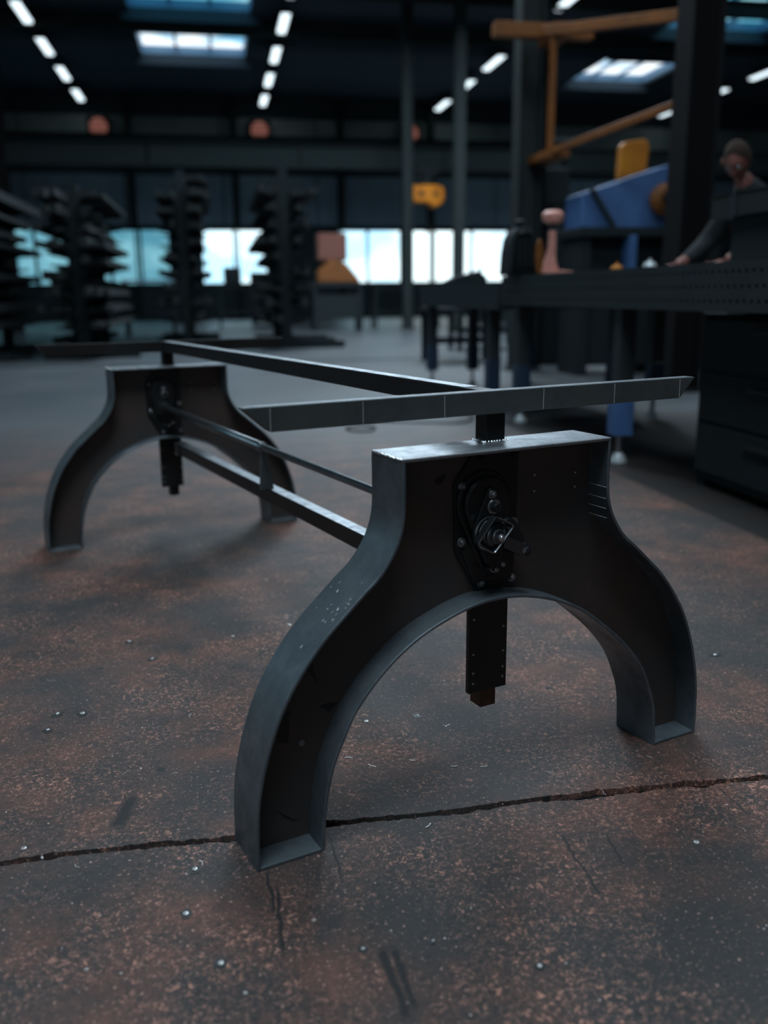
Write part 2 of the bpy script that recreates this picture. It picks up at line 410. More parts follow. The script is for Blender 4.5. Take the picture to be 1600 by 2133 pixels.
# roof with cut openings for the roof lights
LIGHTS = [(-1.85, 1.35, u, u+3.05) for u in (20.7, 24.15)] + [(-1.85, 1.35, 28.1, 32.0), (13.0, 15.9, 29.6, 33.6), (13.2, 16.4, 23.0, 26.9),
          (-2.1, 1.1, -2.1, 1.1), (-.1, 3.1, 4.9, 8.1), (5.9, 9.1, 3.9, 7.1), (-3.8, -.6, -6.2, -3.0), (-1.3, 3.9, 10.9, 14.1), (2.0, 7.0, 15.9, 19.1), (8.4, 11.6, 12.4, 15.6)]  # unseen openings, added where the table and floor need light
ceil = MB()
xs = sorted({FW0, FW1} | {a for l in LIGHTS for a in l[:2]}); us = sorted({FU0, FU1} | {a for l in LIGHTS for a in l[2:]})
for i in range(len(xs)-1):
    run = None
    for j in range(len(us)-1):
        cxm, cum = (xs[i]+xs[i+1])/2, (us[j]+us[j+1])/2
        hole = any(l[0] < cxm < l[1] and l[2] < cum < l[3] for l in LIGHTS)
        if not hole and run is None: run = us[j]
        if hole and run is not None: ceil.bb(xs[i], xs[i+1], run, us[j], RZ, RZ+.1); run = None
    if run is not None: ceil.bb(xs[i], xs[i+1], run, FU1, RZ, RZ+.1)
struct('ceiling', ceil, roof_m)
for n, (a, b, c, d) in enumerate(LIGHTS):
    fr = MB(); h0, h1 = RZ+.0, RZ+.40
    fr.bb(a-.06, a, c, d, RZ+.1, h1).bb(b, b+.06, c, d, RZ+.1, h1).bb(a-.06, b+.06, c-.06, c, RZ+.1, h1).bb(a-.06, b+.06, d, d+.06, RZ+.1, h1)
    o = struct('window_%d' % (6+n), fr, curb_m)
    k = 3
    for q in range(k):
        x0 = a+(b-a)*q/k; x1 = a+(b-a)*(q+1)/k
        MB().bb(x0+.04, x1-.04, c, d, h1-.06, h1-.03).obj('pane', glaze2_m if n in (0, 1, 4) else glaze_m, o)
        if q: MB().bb(x0-.04, x0+.04, c, d, h1-.16, h1-.02).obj('glazing_bar', curb_m, o)
    lip = MB().bb(a-.25, b+.25, d, d+.12, RZ-.22, RZ).bb(a-.25, b+.25, c-.12, c, RZ-.22, RZ)
    lip.obj('trim_lip', roof_m, o)

# roof steel
def ibeam(mb, w0, w1, u, z0, h, fl=.25, axis='w'):
    t = .03
    if axis == 'w':
        mb.bb(w0, w1, u-fl/2, u+fl/2, z0, z0+t).bb(w0, w1, u-fl/2, u+fl/2, z0+h-t, z0+h).bb(w0, w1, u-.015, u+.015, z0+t, z0+h-t)
    else:
        mb.bb(u-fl/2, u+fl/2, w0, w1, z0, z0+t).bb(u-fl/2, u+fl/2, w0, w1, z0+h-t, z0+h).bb(u-.015, u+.015, w0, w1, z0+t, z0+h-t)
def sgirder(name, mb, m=None):
    o = mb.obj(name, m or girder_m); o.matrix_world = HM; o['kind'] = 'structure'; return o
for u in (10.2, 15.2, 19.9, 23.95, 27.55):
    mb = MB(); ibeam(mb, FW0, FW1, u, RZ-.42, .40); sgirder('roof_beam', mb)
mb = MB(); ibeam(mb, FW0, FW1, 26, 4.25, .62, .3); 
o = sgirder('crane_runway_beam', mb)
for w in (-5.5, -1.5, 2.5, 6.5): MB().bb(w-.01, w+.01, 25.88, 26.0, 4.28, 4.84).obj('stiffener', girder_m, o)
mb = MB(); ibeam(mb, FW0, 13, 33, 5.6, .55, .3); sgirder('crane_runway_beam', mb)

def hcol(w, u, wd, h, m, z0=0., rz=0.):
    mb = MB(); t = .02
    mb.bb(-wd/2, wd/2, -wd/2, -wd/2+t, .02, h).bb(-wd/2, wd/2, wd/2-t, wd/2, .02, h).bb(-.008, .008, -wd/2+t, wd/2-t, .02, h)
    o = mb.obj('steel_column', m); o.matrix_world = HT(w, u, 0, rz); o['kind'] = 'structure'
    MB().bb(-wd*.7, wd*.7, -wd*.7, wd*.7, 0, .02).obj('base_plate', m, o)
    for a in (-.55, .55):
        for b in (-.55, .55): MB().cyl((wd*a, wd*b, .02), (wd*a, wd*b, .05), .014, n=6).obj('anchor_bolt', bolt_m, o)
    return o
hcol(3.60, 10.5, .27, RZ-.02, col_m, rz=PI/2)
hcol(4.25, 7.9, .30, RZ-.02, col2_m, rz=PI/2)
hcol(5.08, 24.2, .26, RZ-.02, col_m, rz=PI/2)
hcol(6.25, 23.4, .26, RZ-.02, col_m)
hcol(-5.2, 26, .26, RZ-.02, col2_m)

# ------------------------------------------------------------------ ceiling lamps
rows = [(-4.45, 'leftmost'), (2.2, 'second'), (9.05, 'third'), (18.5, 'rightmost')]
lamp0 = None
for ri, (w, nm) in enumerate(rows):
    grp = 'strip lamps of the %s roof row' % nm
    for k, u in enumerate((36.4, 33.1, 29.8, 26.5, 23.4, 20.2)):
        if lamp0 is None:
            lamp0 = thing('strip_lamp', '', 'lamp')
            MB().box((0, 0, .06), (.30, 1.75, .08)).obj('housing', girder_m, lamp0)
            MB().prism([(-.12, .02), (-.09, -.03), (.09, -.03), (.12, .02)], -.85, .85).obj('diffuser', lamp_m, lamp0)
            for y in (-.6, .6): MB().cyl((0, y, .1), (0, y, .35), .01, n=6).obj('hanger', girder_m, lamp0)
            index_children(); l = lamp0
        else: l = copy_tree(lamp0)
        l.matrix_world = HT(w, u, 7.95)
        place = ['farthest', 'second farthest', 'third farthest', 'fourth farthest', 'fifth farthest', 'nearest'][k]
        tag(l, 'glowing ceiling strip lamp, %s lamp of the %s row' % (place, nm), 'lamp', grp)
for w, nm in ((-3.93*1.0, 'left'), (2.05, 'middle'), (8.0, 'right')):
    h = thing('wall_heater', 'dim reddish glowing heater box high on the far wall, %s one' % nm, 'heater', HT(w, 37.5, 6.72), 'reddish heaters high on the far wall')
    MB().bb(-.42, .42, 0, .4, .0, .75).obj('casing', girder_m, h)
    MB().lathe([(.30, .0), (.33, .03), (.26, .05), (.08, .06)], (0, .0, .37), 'Y', 16).obj('glowing_face', heat_m, h)
    for z in (.2, .37, .54): MB().bb(-.36, .36, -.10, -.08, z-.012, z+.012).obj('guard_bar', girder_m, h)
    MB().bb(-.3, .3, .36, .55, .2, .5).obj('bracket', girder_m, h)

# ------------------------------------------------------------------ the crank table base
wfx, ft, wt, D, LL, HT_ = .4885, .1195, .2165, .108, 2.131, .6495
TF = .006
base = thing('crank_table_base', 'bare steel crank table base with two arched leg frames joined by long bars', 'table base')
outer = crom([(.4885, 0), (.4875, .06), (.483, .12), (.467, .19), (.442, .258), (.410, .314), (.366, .369), (.322, .410), (.288, .440), (.262, .462), (.241, .489), (.227, .515), (.2185, .545), (.2165, .58), (.2165, .6435)], 6)
inner = crom([(-.3685, 0), (-.366, .04), (-.360, .09), (-.349, .140), (-.328, .190), (-.299, .242), (-.248, .296), (-.19, .337), (-.126, .364), (-.062, .380), (0, .3815), (.06, .371), (.118, .351), (.168, .325), (.222, .284), (.275, .237), (.322, .180), (.350, .120), (.362, .08), (.3665, .04), (.3685, 0)], 5)
STAINS = [[(-.384, .312), (-.368, .325), (-.358, .317), (-.356, .301), (-.351, .272), (-.359, .29), (-.369, .304)],
 [(-.35, .236), (-.334, .239), (-.315, .237), (-.324, .228), (-.333, .22), (-.338, .228)],
 [(-.412, .238), (-.402, .241), (-.397, .237), (-.404, .232), (-.404, .207), (-.407, .184), (-.426, .189), (-.425, .205), (-.419, .222)],
 [(-.431, .067), (-.419, .056), (-.402, .042), (-.391, .039), (-.404, .038), (-.421, .051)],
 [(-.126, .598), (-.107, .608), (-.102, .602), (-.113, .59), (-.123, .589)]]
def leg_frame(y, near):
    lf_poly = [(-p.x+.003, p.y) if True else 0 for p in outer] ; right = [(p.x-.003, p.y) for p in outer]
    poly = [(x, z) for x, z in reversed(right)]            # top right down to the right foot
    poly += [(p.x+(.003 if p.x > 0 else -.003), p.y) for p in reversed(inner)][0:] # right foot over the arch to the left foot
    poly += lf_poly                                         # left foot up to the top left
    web = MB().prism(poly, y+.052, y+.057).obj('web_plate', web_m, base)
    MB().sweep([(p.x, p.y) for p in outer], TF, y, y+D).obj('outer_flange', flange_m, web)
    MB().sweep([(-p.x, p.y) for p in reversed(outer)], TF, y, y+D).obj('outer_flange', flange_m, web)
    MB().sweep([(p.x, p.y) for p in inner], TF, y, y+D).obj('arch_flange', flange_m, web)
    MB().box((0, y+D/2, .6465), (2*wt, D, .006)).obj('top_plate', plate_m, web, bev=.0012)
    for s in (-1, 1):
        a, b = sorted((s*.3745, s*.4825)); MB().bb(a, b, y+.001, y+D-.001, .0, .006).obj('foot_plate', flange_m, web, bev=.001)
    for (x, z) in ((.085, .586), (.085, .556), (.179, .581), (.179, .554)):
        MB().lathe([(.0030, 0), (.0030, .0012), (.0018, .0022)], (x, y+.0515, z), 'Y', 12).obj('hole_glint', bolt_m, web)  # bright domes stand in for the lit edges of web holes
    # weld beads along the top left corner and round the post foot
    rr = random.Random(int(y*10)+1); wb_ = MB()
    for k in range(17):
        wb_.lathe([(.0008, -.0022), (.0028, 0), (.0008, .0022)], (-.2160+rr.uniform(-.0008, .0008), y+.004+k*.006, .6485+rr.uniform(-.001, .0006)), 'Y', 7)
    wb_.obj('weld_bead', weld_m, web)
    wb_ = MB()
    for k in range(8):
        for (x, yy) in ((-.012, .072+k*.005), (-.008+k*.006, .0725), (.038, .072+k*.005)):
            if yy < D: wb_.lathe([(.0006, -.002), (.0024, 0), (.0006, .002)], (x+rr.uniform(-.001, .001), y+yy, .6502), 'Z', 7)
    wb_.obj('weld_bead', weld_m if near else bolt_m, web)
    if near:
        for sp in STAINS: MB().prism(sp, y+.0517, y+.0521).obj('grease_stain', black_m, web)
    if near:
        hexbolt(web, -.383, y+.052, .178, .0035, bolt_m, name='stud', h=.002)
        sf = random.Random(4)
        for k in range(22):
            q = outer[34+sf.randint(0, 16)]; MB().box((-q.x-.0008, y+sf.uniform(.01, .09), q.y+.0008), (sf.uniform(.001, .006), sf.uniform(.0006, .0015), .0008), ry=-.75, rz=sf.uniform(-.5, .5)).obj('paint_fleck', scribe_m, web)
        for (z, dz) in ((.558, .0), (.537, .001), (.518, .001), (.500, .002)):
            MB().box((.2101+max(0, (.53-z))*.14, y+.025, z), (.0006, .048, .0007)).obj('scribe_mark', scribe_m, web)
        for (x, z, w_, h_) in ((-.4302, .232, .010, .016),):
            pass
    return web
def hull2(c0, r0, c1, r1, n=14):
    # outline of two circles' hull, (x,z)
    pts = []
    for k in range(n*2):
        t = 2*PI*k/(n*2); pts.append((c0[0]+r0*math.cos(t), c0[1]+r0*math.sin(t))); pts.append((c1[0]+r1*math.cos(t), c1[1]+r1*math.sin(t)))
    pts = sorted(set((round(a, 6), round(b, 6)) for a, b in pts))
    def half(ps):
        h = []
        for p in ps:
            while len(h) > 1 and (h[-1][0]-h[-2][0])*(p[1]-h[-2][1])-(h[-1][1]-h[-2][1])*(p[0]-h[-2][0]) <= 0: h.pop()
            h.append(p)
        return h[:-1]
    return half(pts)+half(pts[::-1])
def hexbolt(parent, x, y, z, r, m, name='bolt', h=.005, rot=0.):
    # washer, hexagon head and rounded tip pointing towards -y
    b = MB().cyl((x, y, z), (x, y-.0015, z), r*1.45, n=18).cyl((x, y-.0015, z), (x, y-.0015-h, z), r, n=6, off=rot)
    b.cyl((x, y-.0015-h, z), (x, y-.0035-h, z), r*.55, r*.35, n=12)
    return b.obj(name, m, parent, bev=r*.08, angle=30)
def gearbox(y, near):
    X0 = -.022
    pl = [(-.052, .638), (-.089, .588), (-.087, .470), (-.045, .396), (-.043, .3905), (.036, .3905), (.042, .47), (.045, .638)]
    g = MB().prism([(a, b) for a, b in pl], y+.046, y+.0525).obj('gearbox', black_m, base, bev=.001)
    o1 = hull2((-.030, .552), .056, (-.012, .435), .022, 24); o2 = hull2((-.028, .551), .0475, (-.012, .435), .016, 24)
    # raised casing in two steps with a rounded shoulder
    cs = MB(); cs.prism(o1, y+.040, y+.047)
    cs.obj('casing_rim', black_m, g, bev=.003)
    MB().prism(o2, y+.030, y+.041).obj('casing', black_m, g, bev=.004)
    MB().prism([(-.078, .470), (-.046, .404), (.034, .400), (.036, .45), (-.02, .47)], y+.043, y+.047).obj('lower_rib', black_m, g, bev=.0015)
    for (x, z) in ((-.073, .582), (.037, .506), (-.0745, .483), (-.032, .402), (.035, .402), (-.034, .626), (.035, .627)):
        hexbolt(g, x, y+.046, z, .0058, bolt_m if z < .6 else black_m, h=.004, rot=random.random())
    link_ = MB().prism(hull2((-.026, .569), .0105, (-.030, .500), .034, 16), y+.024, y+.0305).obj('crank_link', black_m, g, bev=.001)
    hexbolt(link_, -.026, y+.024, .567, .0055, bolt_m, h=.004)
    MB().cyl((-.0235, y+.024, .5455), (-.0235, y+.020, .5455), .0135, n=24).obj('washer', bolt_m, link_, bev=.0008)
    MB().cyl((-.0235, y+.020, .5455), (-.0235, y+.010, .5455), .0085, n=24).obj('pivot_pin', black_m, link_, bev=.001)
    for (x, z) in ((-.030, .433), (-.010, .428), (.004, .436)): MB().lathe([(.005, 0), (.005, .003), (.002, .0045)], (x, y+.031, z), 'Y', 10).obj('boss', bolt_m if x > -.02 else black_m, g)
    MB().tube([(-.016+.0075*math.cos(t), y+.029, .432+.0075*math.sin(t)) for t in [PI*1.0+PI*.07*k for k in range(13)]], .0009, 6).obj('snap_ring', brt_m, g)
    if near:
        cx, cz = -.034, .5005
        st = MB()
        for k, (r, yy) in enumerate(((.030, .021), (.0275, .0135), (.024, .006), (.0195, -.001), (.012, -.007))):
            MB().lathe([(r-.003, 0), (r, .001), (r, .0035), (r-.002, .005), (.4*r, .0055)], (cx, y+yy+.001, cz), 'Y', 36).obj('spring_disc', disc_m, g)
            MB().tube([(cx+r*math.cos(2*PI*q/36), y+yy-.0025, cz+r*math.sin(2*PI*q/36)) for q in range(36)], .0005, 5, True).obj('disc_glint', edge_glint_m, g)  # bright rings paint in the lit arcs of the discs
        MB().lathe([(.0125, 0), (.0125, .0012), (.010, .0012), (.010, 0)], (cx, y-.0078, cz), 'Y', 24).obj('seal_ring', bolt_m, g)
        hexbolt(g, cx+.002, y-.008, cz-.001, .0068, brt_m, name='hex_nut', h=.006, rot=.3)
        # square strap: a short rounded square tube wall set on edge
        cr = [(-.038, .5365), (-.003, .5175), (-.046, .4735), (-.078, .4925)]
        cr = [(-.0405, .5375), (-.003, .5170), (-.0440, .4720), (-.0790, .4920)]
        def rounded(c, r, n=6):
            out = []
            m = len(c)
            for i in range(m):
                p = Vector(c[i]); a = (Vector(c[i-1])-p).normalized(); b = (Vector(c[(i+1) % m])-p).normalized()
                for k in range(n+1):
                    t = k/n; q0 = p+a*r; q1 = p+b*r; out.append(q0*(1-t)**2+p*2*t*(1-t)+q1*t*t)
            return out
        cen = Vector((sum(c[0] for c in cr)/4, sum(c[1] for c in cr)/4))
        ro = rounded([Vector(c) for c in cr], .007); ri = rounded([cen+(Vector(c)-cen)*.90 for c in cr], .0055); n = len(ro)
        vs = [(p.x, yy, p.y) for yy in (y-.010, y+.006) for p in ro] + [(p.x, yy, p.y) for yy in (y-.010, y+.006) for p in ri]
        fs = []
        for k in range(n):
            j = (k+1) % n
            fs += [(k, j, n+j, n+k), (2*n+k, 3*n+k, 3*n+j, 2*n+j), (k, 2*n+k, 2*n+j, j), (n+k, n+j, 3*n+j, 3*n+k)]
        sq = MB().add(vs, fs).obj('square_strap', strap_m, g, bev=.0004)
        MB().tube([(p.x, y-.0103, p.y) for p in ro], .0008, 6, True).obj('rim_glint', brt_m, sq)  # bright line paints the light on the strap's front edge
        # clamp block leaving the strap to the lower right with its bolt, and the cast ear behind it
        cb = MB().box((.003, y+.002, .4785), (.046, .020, .021), ry=math.radians(27)).obj('clamp_block', disc_m, g, bev=.001)
        q = Vector((.0235, 0, .4680)); d = Vector((math.cos(math.radians(-27)), 0, math.sin(math.radians(-27))))
        e = Vector((q.x, y+.002, q.z))
        MB().cyl(e, e+d*.006, .0088, n=20).cyl(e+d*.006, e+d*.015, .0095, n=6).cyl(e+d*.015, e+d*.019, .0055, n=12).obj('clamp_bolt', strap_m, cb, bev=.0006)
        MB().cyl(e-d*.005, e+d*.0005, .0105, .0120, n=24).obj('collar', bolt_m, cb)
        MB().prism(hull2((.008, .502), .020, (.037, .478), .007, 14), y+.020, y+.034).obj('cast_ear', black_m, g, bev=.003)
    else:
        MB().lathe([(.026, 0), (.026, .006), (.018, .009), (.018, .016)], (-.022, y+.026, .496), 'Y', 24).obj('shaft_collar', black_m, g)
    # guide plate hanging below behind the web, with its screws, and the sliding inner tube
    hp = MB().bb(-.0465, .0375, y+.058, y+.069, .1855, .642).obj('guide_plate', black_m, base, bev=.0008)
    for (x, zs) in ((-.037, (.225, .205, .262, .330)), (.029, (.206, .226, .258, .306))):
        for z in zs: MB().lathe([(.0028, 0), (.0028, .001), (.0015, .002)], (x, y+.058, z), 'Y', 10).obj('screw', bolt_m, hp)
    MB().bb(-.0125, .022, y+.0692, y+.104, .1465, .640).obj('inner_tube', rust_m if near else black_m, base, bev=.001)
    MB().bb(-.007, .0325, y+.072, y+.107, .6495, .703).obj('lift_post', blackg_m, base, bev=.0008)
leg_frame(0, True); leg_frame(LL, False)
gearbox(0, True); gearbox(LL, False)
def crossbar(y0, near, x0t, x1t, x0b, x1b):
    zt, zb = .7395, .7005
    poly = [(x0b, zb), (x1b, zb), (x1t, zt-.001), (x1t, zt), (x0t, zt), (x0t, zt-.001)]
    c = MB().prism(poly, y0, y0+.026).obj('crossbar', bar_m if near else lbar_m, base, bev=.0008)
    # lip of the folded profile along the top, bright on the near bar to paint its lit top
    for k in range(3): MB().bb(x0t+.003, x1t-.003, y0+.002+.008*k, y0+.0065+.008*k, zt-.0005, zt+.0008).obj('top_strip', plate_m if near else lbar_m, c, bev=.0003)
    if near:
        for (x, s) in ((-.4125, .001), (-.254, 0), (-.1, -.001), (.108, .001), (.274, 0), (.441, -.002)):
            MB().box((x, y0-.0002, .7195), (.0007, .0006, .036), ry=s*10).obj('scribe_mark', scribe_m, c)
    return c
crossbar(.062, True, -.456, .480, -.412, .443)
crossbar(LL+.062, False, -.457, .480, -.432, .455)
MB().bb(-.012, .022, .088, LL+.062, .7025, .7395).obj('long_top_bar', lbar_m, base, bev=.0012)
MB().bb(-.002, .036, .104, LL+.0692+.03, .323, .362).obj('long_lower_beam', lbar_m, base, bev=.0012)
MB().box((.005, 1.16, .7398), (.030, 2.04, .0014)).obj('bar_lit_overlay', plate_m, bpy.data.objects['long_top_bar'])  # bright overlay paints the lit top of the dark bar
MB().box((.017, 1.16, .3632), (.033, 2.10, .0016)).obj('beam_lit_overlay', plate_m, bpy.data.objects['long_lower_beam'])  # same painted brightness for the lit top of the beam
RX, RZ_ = -.016, .487
rod = MB().cyl((RX, .04, RZ_), (RX, 1.16, RZ_), .0098, n=20).obj('drive_shaft', rod_m, base)
MB().cyl((RX-.001, 1.155, RZ_), (RX-.004, LL+.03, RZ_+.006), .0135, n=8).obj('shaft_sleeve', rod_m, rod, bev=.0008)
MB().lathe([(.0137, 0), (.0152, .002), (.0152, .008), (.0137, .010)], (RX, 1.168, RZ_), 'Y', 24).obj('shaft_clamp', rod_m, rod)
sup = MB(); sup.prism([(RX-.012, .3632), (RX+.030, .3632), (RX+.012, .478), (RX-.006, .478)], 1.160, 1.166); sup.obj('shaft_support', bar_m, base, bev=.0008)
for y in (.111, LL-.012): MB().bb(-.006, .04, y, y+.006, .318, .366).obj('beam_end_plate', brt_m if y > 1 else bar_m, base)

# ------------------------------------------------------------------ perforated welding benches
def bench(name, label, u0, u1, w0, w1, z1, legs, holes=True):
    t = thing(name, label, 'workbench', HT(0, 0, 0), None)
    z0 = z1-.20
    MB().bb(w0+.012, w1, u0, u1, z1-.025, z1).obj('table_top', bench_top_m, t, bev=.002)
    # front skirt with three staggered rows of real holes
    mb = MB(); p = .05; n = int((u1-u0)/p)
    zz = [z1-.012, z1-.012-.0587, z1-.012-.1174, z1-.012-.176]
    mb.bb(w0, w0+.012, u0, u1, z1-.012, z1); mb.bb(w0, w0+.012, u0, u1, z0, zz[3])
    for r in range(3):
        za, zb = zz[r+1], zz[r]; zc = (za+zb)/2; off = (r % 2)*p/2
        if off: mb.bb(w0, w0+.012, u0, u0+off, za, zb)
        nn = n - (1 if off else 0)
        for k in range(nn):
            ua = u0+off+k*p; ub = ua+p; uc = (ua+ub)/2
            if not holes: mb.bb(w0, w0+.012, ua, ub, za, zb); continue
            sq = []
            for q in range(8):
                tt = q*PI/4; cx, sx = math.cos(tt), math.sin(tt); m_ = max(abs(cx), abs(sx))
                sq.append((uc+cx/m_*p/2, zc+sx/m_*(zb-za)/2))
            vs = [(w0, a, b) for a, b in sq]+[(w0, uc+.011*math.cos(q*PI/4), zc+.011*math.sin(q*PI/4)) for q in range(8)]+[(w0+.012, uc+.011*math.cos(q*PI/4), zc+.011*math.sin(q*PI/4)) for q in range(8)]
            fs = []
            for q in range(8):
                j = (q+1) % 8; fs += [(q, j, 8+j, 8+q), (8+q, 8+j, 16+j, 16+q)]
            mb.add(vs, fs)
        ue = u0+off+nn*p
        if ue < u1-1e-4: mb.bb(w0, w0+.012, ue, u1, za, zb)
    sk = mb.obj('front_skirt', bench_m, t)
    mb = MB().bb(w0+.012, w1, u0, u0+.012, z0, z1-.025).bb(w0+.012, w1, u1-.012, u1, z0, z1-.025).bb(w1-.012, w1, u0+.012, u1-.012, z0, z1-.025)
    mb.obj('side_skirt', bench_m, t)
    ribs = MB(); k = u0+.5
    while k < u1-.2: ribs.bb(w0+.03, w1-.03, k, k+.012, z0+.02, z1-.03); k += .5
    ribs.obj('rib', bench_m, t)
    for (w, u, m1) in legs:
        lg = MB().bb(w-.045, w+.045, u-.045, u+.045, .36, z0+.03).obj('leg', bench_m, t, bev=.003)
        MB().bb(w-.052, w+.052, u-.052, u+.052, .15, .40).obj('leg_sleeve', m1, lg, bev=.003)
        MB().cyl((w, u, .05), (w, u, .16), .016, n=12).obj('spindle', bolt_m, lg)
        MB().lathe([(.045, 0), (.045, .012), (.022, .05)], (w, u, 0), 'Z', 16).obj('levelling_foot', white_m, lg)
    return t
bench('welding_bench', 'dark perforated steel welding bench on blue sleeved legs along the right side', 2.3, 6.46, 2.05, 3.25, 1.02,
      [(2.13, 4.55, blue_m), (2.13, 6.2, dblue_m), (3.15, 4.55, dblue_m), (3.15, 6.2, dblue_m), (2.13, 2.6, dblue_m), (3.15, 2.6, dblue_m)])
bench('welding_bench', 'farther dark steel bench on slim legs behind the perforated bench', 6.52, 9.16, 2.05, 3.25, 0.985,
      [(2.13, 8.95, dblue_m), (2.55, 8.95, dblue_m), (3.15, 8.95, dblue_m), (2.13, 6.9, dblue_m), (3.15, 6.9, dblue_m)], holes=True)
cb = thing('tool_cabinet', 'black steel cabinet under the near end of the perforated bench', 'cabinet', HT(2.66, 3.5, 0))
MB().bb(-.42, .42, -.75, .45, .04, .80).obj('carcass', dark_m, cb, bev=.005)
for z in (.08, .32, .56):
    d = MB().bb(-.435, -.42, -.72, .42, z, z+.22).obj('drawer', dark_m, cb, bev=.002); MB().bb(-.455, -.435, -.3, .0, z+.16, z+.18).obj('handle', stock_m, d)
for a in (-.38, .38):
    for b in (-.7, .4): MB().bb(a-.03, a+.03, b-.03, b+.03, 0, .04).obj('foot', dark_m, cb)

# workpiece on the bench
wp = thing('steel_box_section', 'heavy dark steel beam with bright top edge raised on the perforated bench', 'steel beam', HT(2.5, 0, .001))
MB().bb(0, .34, 2.6, 4.42, 1.255, 1.36).obj('beam_body', stock_m, wp, bev=.003)
for u in (3.0, 3.42, 3.84, 4.19): MB().bb(-.006, 0, u, u+.05, 1.255, 1.356).obj('side_plate', bench_m, wp)
MB().bb(-.004, .02, 2.6, 4.42, 1.360, 1.364).obj('bright_edge', bench_top_m, wp)
for (a, b) in ((2.75, 3.3), (3.5, 4.28)): MB().bb(.04, .30, a, b, 1.02, 1.255).obj('support_block', dark_m, wp, bev=.004)
# copper coloured casting with mushroom head and the cable reel
cp = thing('copper_coloured_stand', 'copper pink stand with mushroom head on a flat base on the bench', 'stand', HT(2.26, 6.02, 1.02))
MB().prism([(-.075, 0), (.14, 0), (.14, .022), (.06, .03), (-.075, .03)], -.06, .06).obj('foot', copper_m, cp, bev=.005)
MB().prism([(-.072, .03), (.05, .03), (.03, .08), (.022, .14), (.022, .29), (-.022, .29), (-.026, .17), (-.05, .09)], -.02, .02).obj('stem', copper_m, cp, bev=.006)
MB().lathe([(.018, 0), (.026, .01), (.026, .045)], (0, 0, .285), 'Z', 20).obj('neck', bench_m, cp)
MB().lathe([(.03, .33), (.064, .345), (.074, .37), (.072, .395), (.05, .415), (.02, .42)], (0, 0, 0), 'Z', 28).obj('head', copper_m, cp)
rl = thing('black_bell_housing', 'black bell shaped housing with a knob on the bench left of the copper pink stand', 'tool', HT(2.065, 6.12, 1.02))
prof = [(-.115, 0), (.105, 0), (.105, .05), (.10, .15), (.085, .235), (.06, .285), (.025, .31), (-.03, .31), (-.065, .285), (-.09, .235), (-.105, .15)]
MB().prism(prof, -.10, .10).obj('shell', dark_m, rl, bev=.012)
MB().prism([(a*.8, b*.82+.03) for a, b in prof], -.115, -.10).obj('front_plate', blackg_m, rl, bev=.004)
for x_ in (-.04, .0, .04): MB().bb(x_-.006, x_+.006, -.122, -.115, .06, .24).obj('rib', dark_m, rl)
MB().lathe([(.02, 0), (.02, .02), (.034, .03), (.036, .045), (.02, .06)], (.0, .0, .308), 'Z', 16).obj('knob', stock_m, rl)
od = thing('orange_cover_disc', 'small dull orange disc standing between the black housing and the copper pink stand', 'disc', HT(2.115, 5.86, 1.02) @ Matrix.Rotation(.25, 4, 'Z'))
MB().lathe([(.02, -.012), (.03, .0), (.03, .01)], (0, 0, .10), 'Y', 20).obj('hub', dorange_m, od)
e = MB()
e.add([(.030*math.cos(2*PI*k/24), yy, .112+.112*math.sin(2*PI*k/24)) for yy in (-.008, .008) for k in range(24)],
      [tuple(range(24)), tuple(range(47, 23, -1))]+[(k, 24+k, 24+(k+1) % 24, (k+1) % 24) for k in range(24)])
e.obj('shell', dorange_m, od, bev=.002)
# clutter at the far bench end
for (w, u, a, b, c, lab) in ((2.25, 8.3, .30, .2, .09, 'low dark offcut lying on the far bench beside the windows'), (2.5, 8.8, .2, .3, .13, 'dark clamp body on the far end of the far bench')):
    k = thing('steel_offcut', lab, 'offcut', HT(w, u, .985))
    MB().prism([(-a/2, 0), (a/2, 0), (a/2, c*.5), (a*.1, c), (-a*.2, c*.8), (-a/2, c*.3)], -b/2, b/2).obj('body', dark_m, k, bev=.004)
    MB().cyl((a*.25, -b*.3, c*.4), (a*.25, -b*.3, c*1.3), .012, n=8).obj('pin', stock_m, k)
for (w, u, r_, m_, lab) in ((2.28, 5.02, .03, orange_m, 'small orange clamp knob on the bench edge before the man'), (2.2, 4.45, .03, white_m, 'small pale steel ring on the bench below the beam')):
    k = thing('bench_knob', lab, 'knob', HT(w, u, 1.02)); MB().lathe([(r_, 0), (r_*1.2, .01), (r_*.9, .03), (r_*.4, .035)], (0, 0, 0), 'Z', 16).obj('body', m_, k)
    MB().cyl((0, 0, .034), (0, 0, .05), r_*.25, n=8).obj('tip', m_, k)

# ------------------------------------------------------------------ blue machine, orange panel, jib crane
bmch = thing('blue_guillotine', 'blue sheet metal machine with a slanted top and orange guard behind the benches', 'machine', HT(0, 9.6, 0))
MB().prism([(3.93, 1.58), (4.95, 1.58), (4.95, 2.25), (3.93, 1.93)], 0, .5).obj('head', blue_m, bmch, bev=.01)
MB().bb(3.88, 4.98, -.10, .6, 1.48, 1.58).obj('table', dark_m, bmch, bev=.01)
MB().bb(4.0, 4.90, .08, .5, .1, 1.48).obj('body', dark_m, bmch, bev=.01)
MB().bb(4.44, 4.53, -.12, .08, .0, 1.5).obj('front_post', blue_m, bmch, bev=.01)
for w in (3.92, 4.86): MB().bb(w, w+.12, -.05, .55, 0, 1.48).obj('leg', dark_m, bmch, bev=.01)
MB().box((4.15, -.04, 1.78), (.045, .04, .48), ry=-.62).obj('brace', col_m, bmch)
bmp = []
for (cx, cz, a0) in ((4.36, 2.40, PI), (4.66, 2.44, PI/2)):
    pass
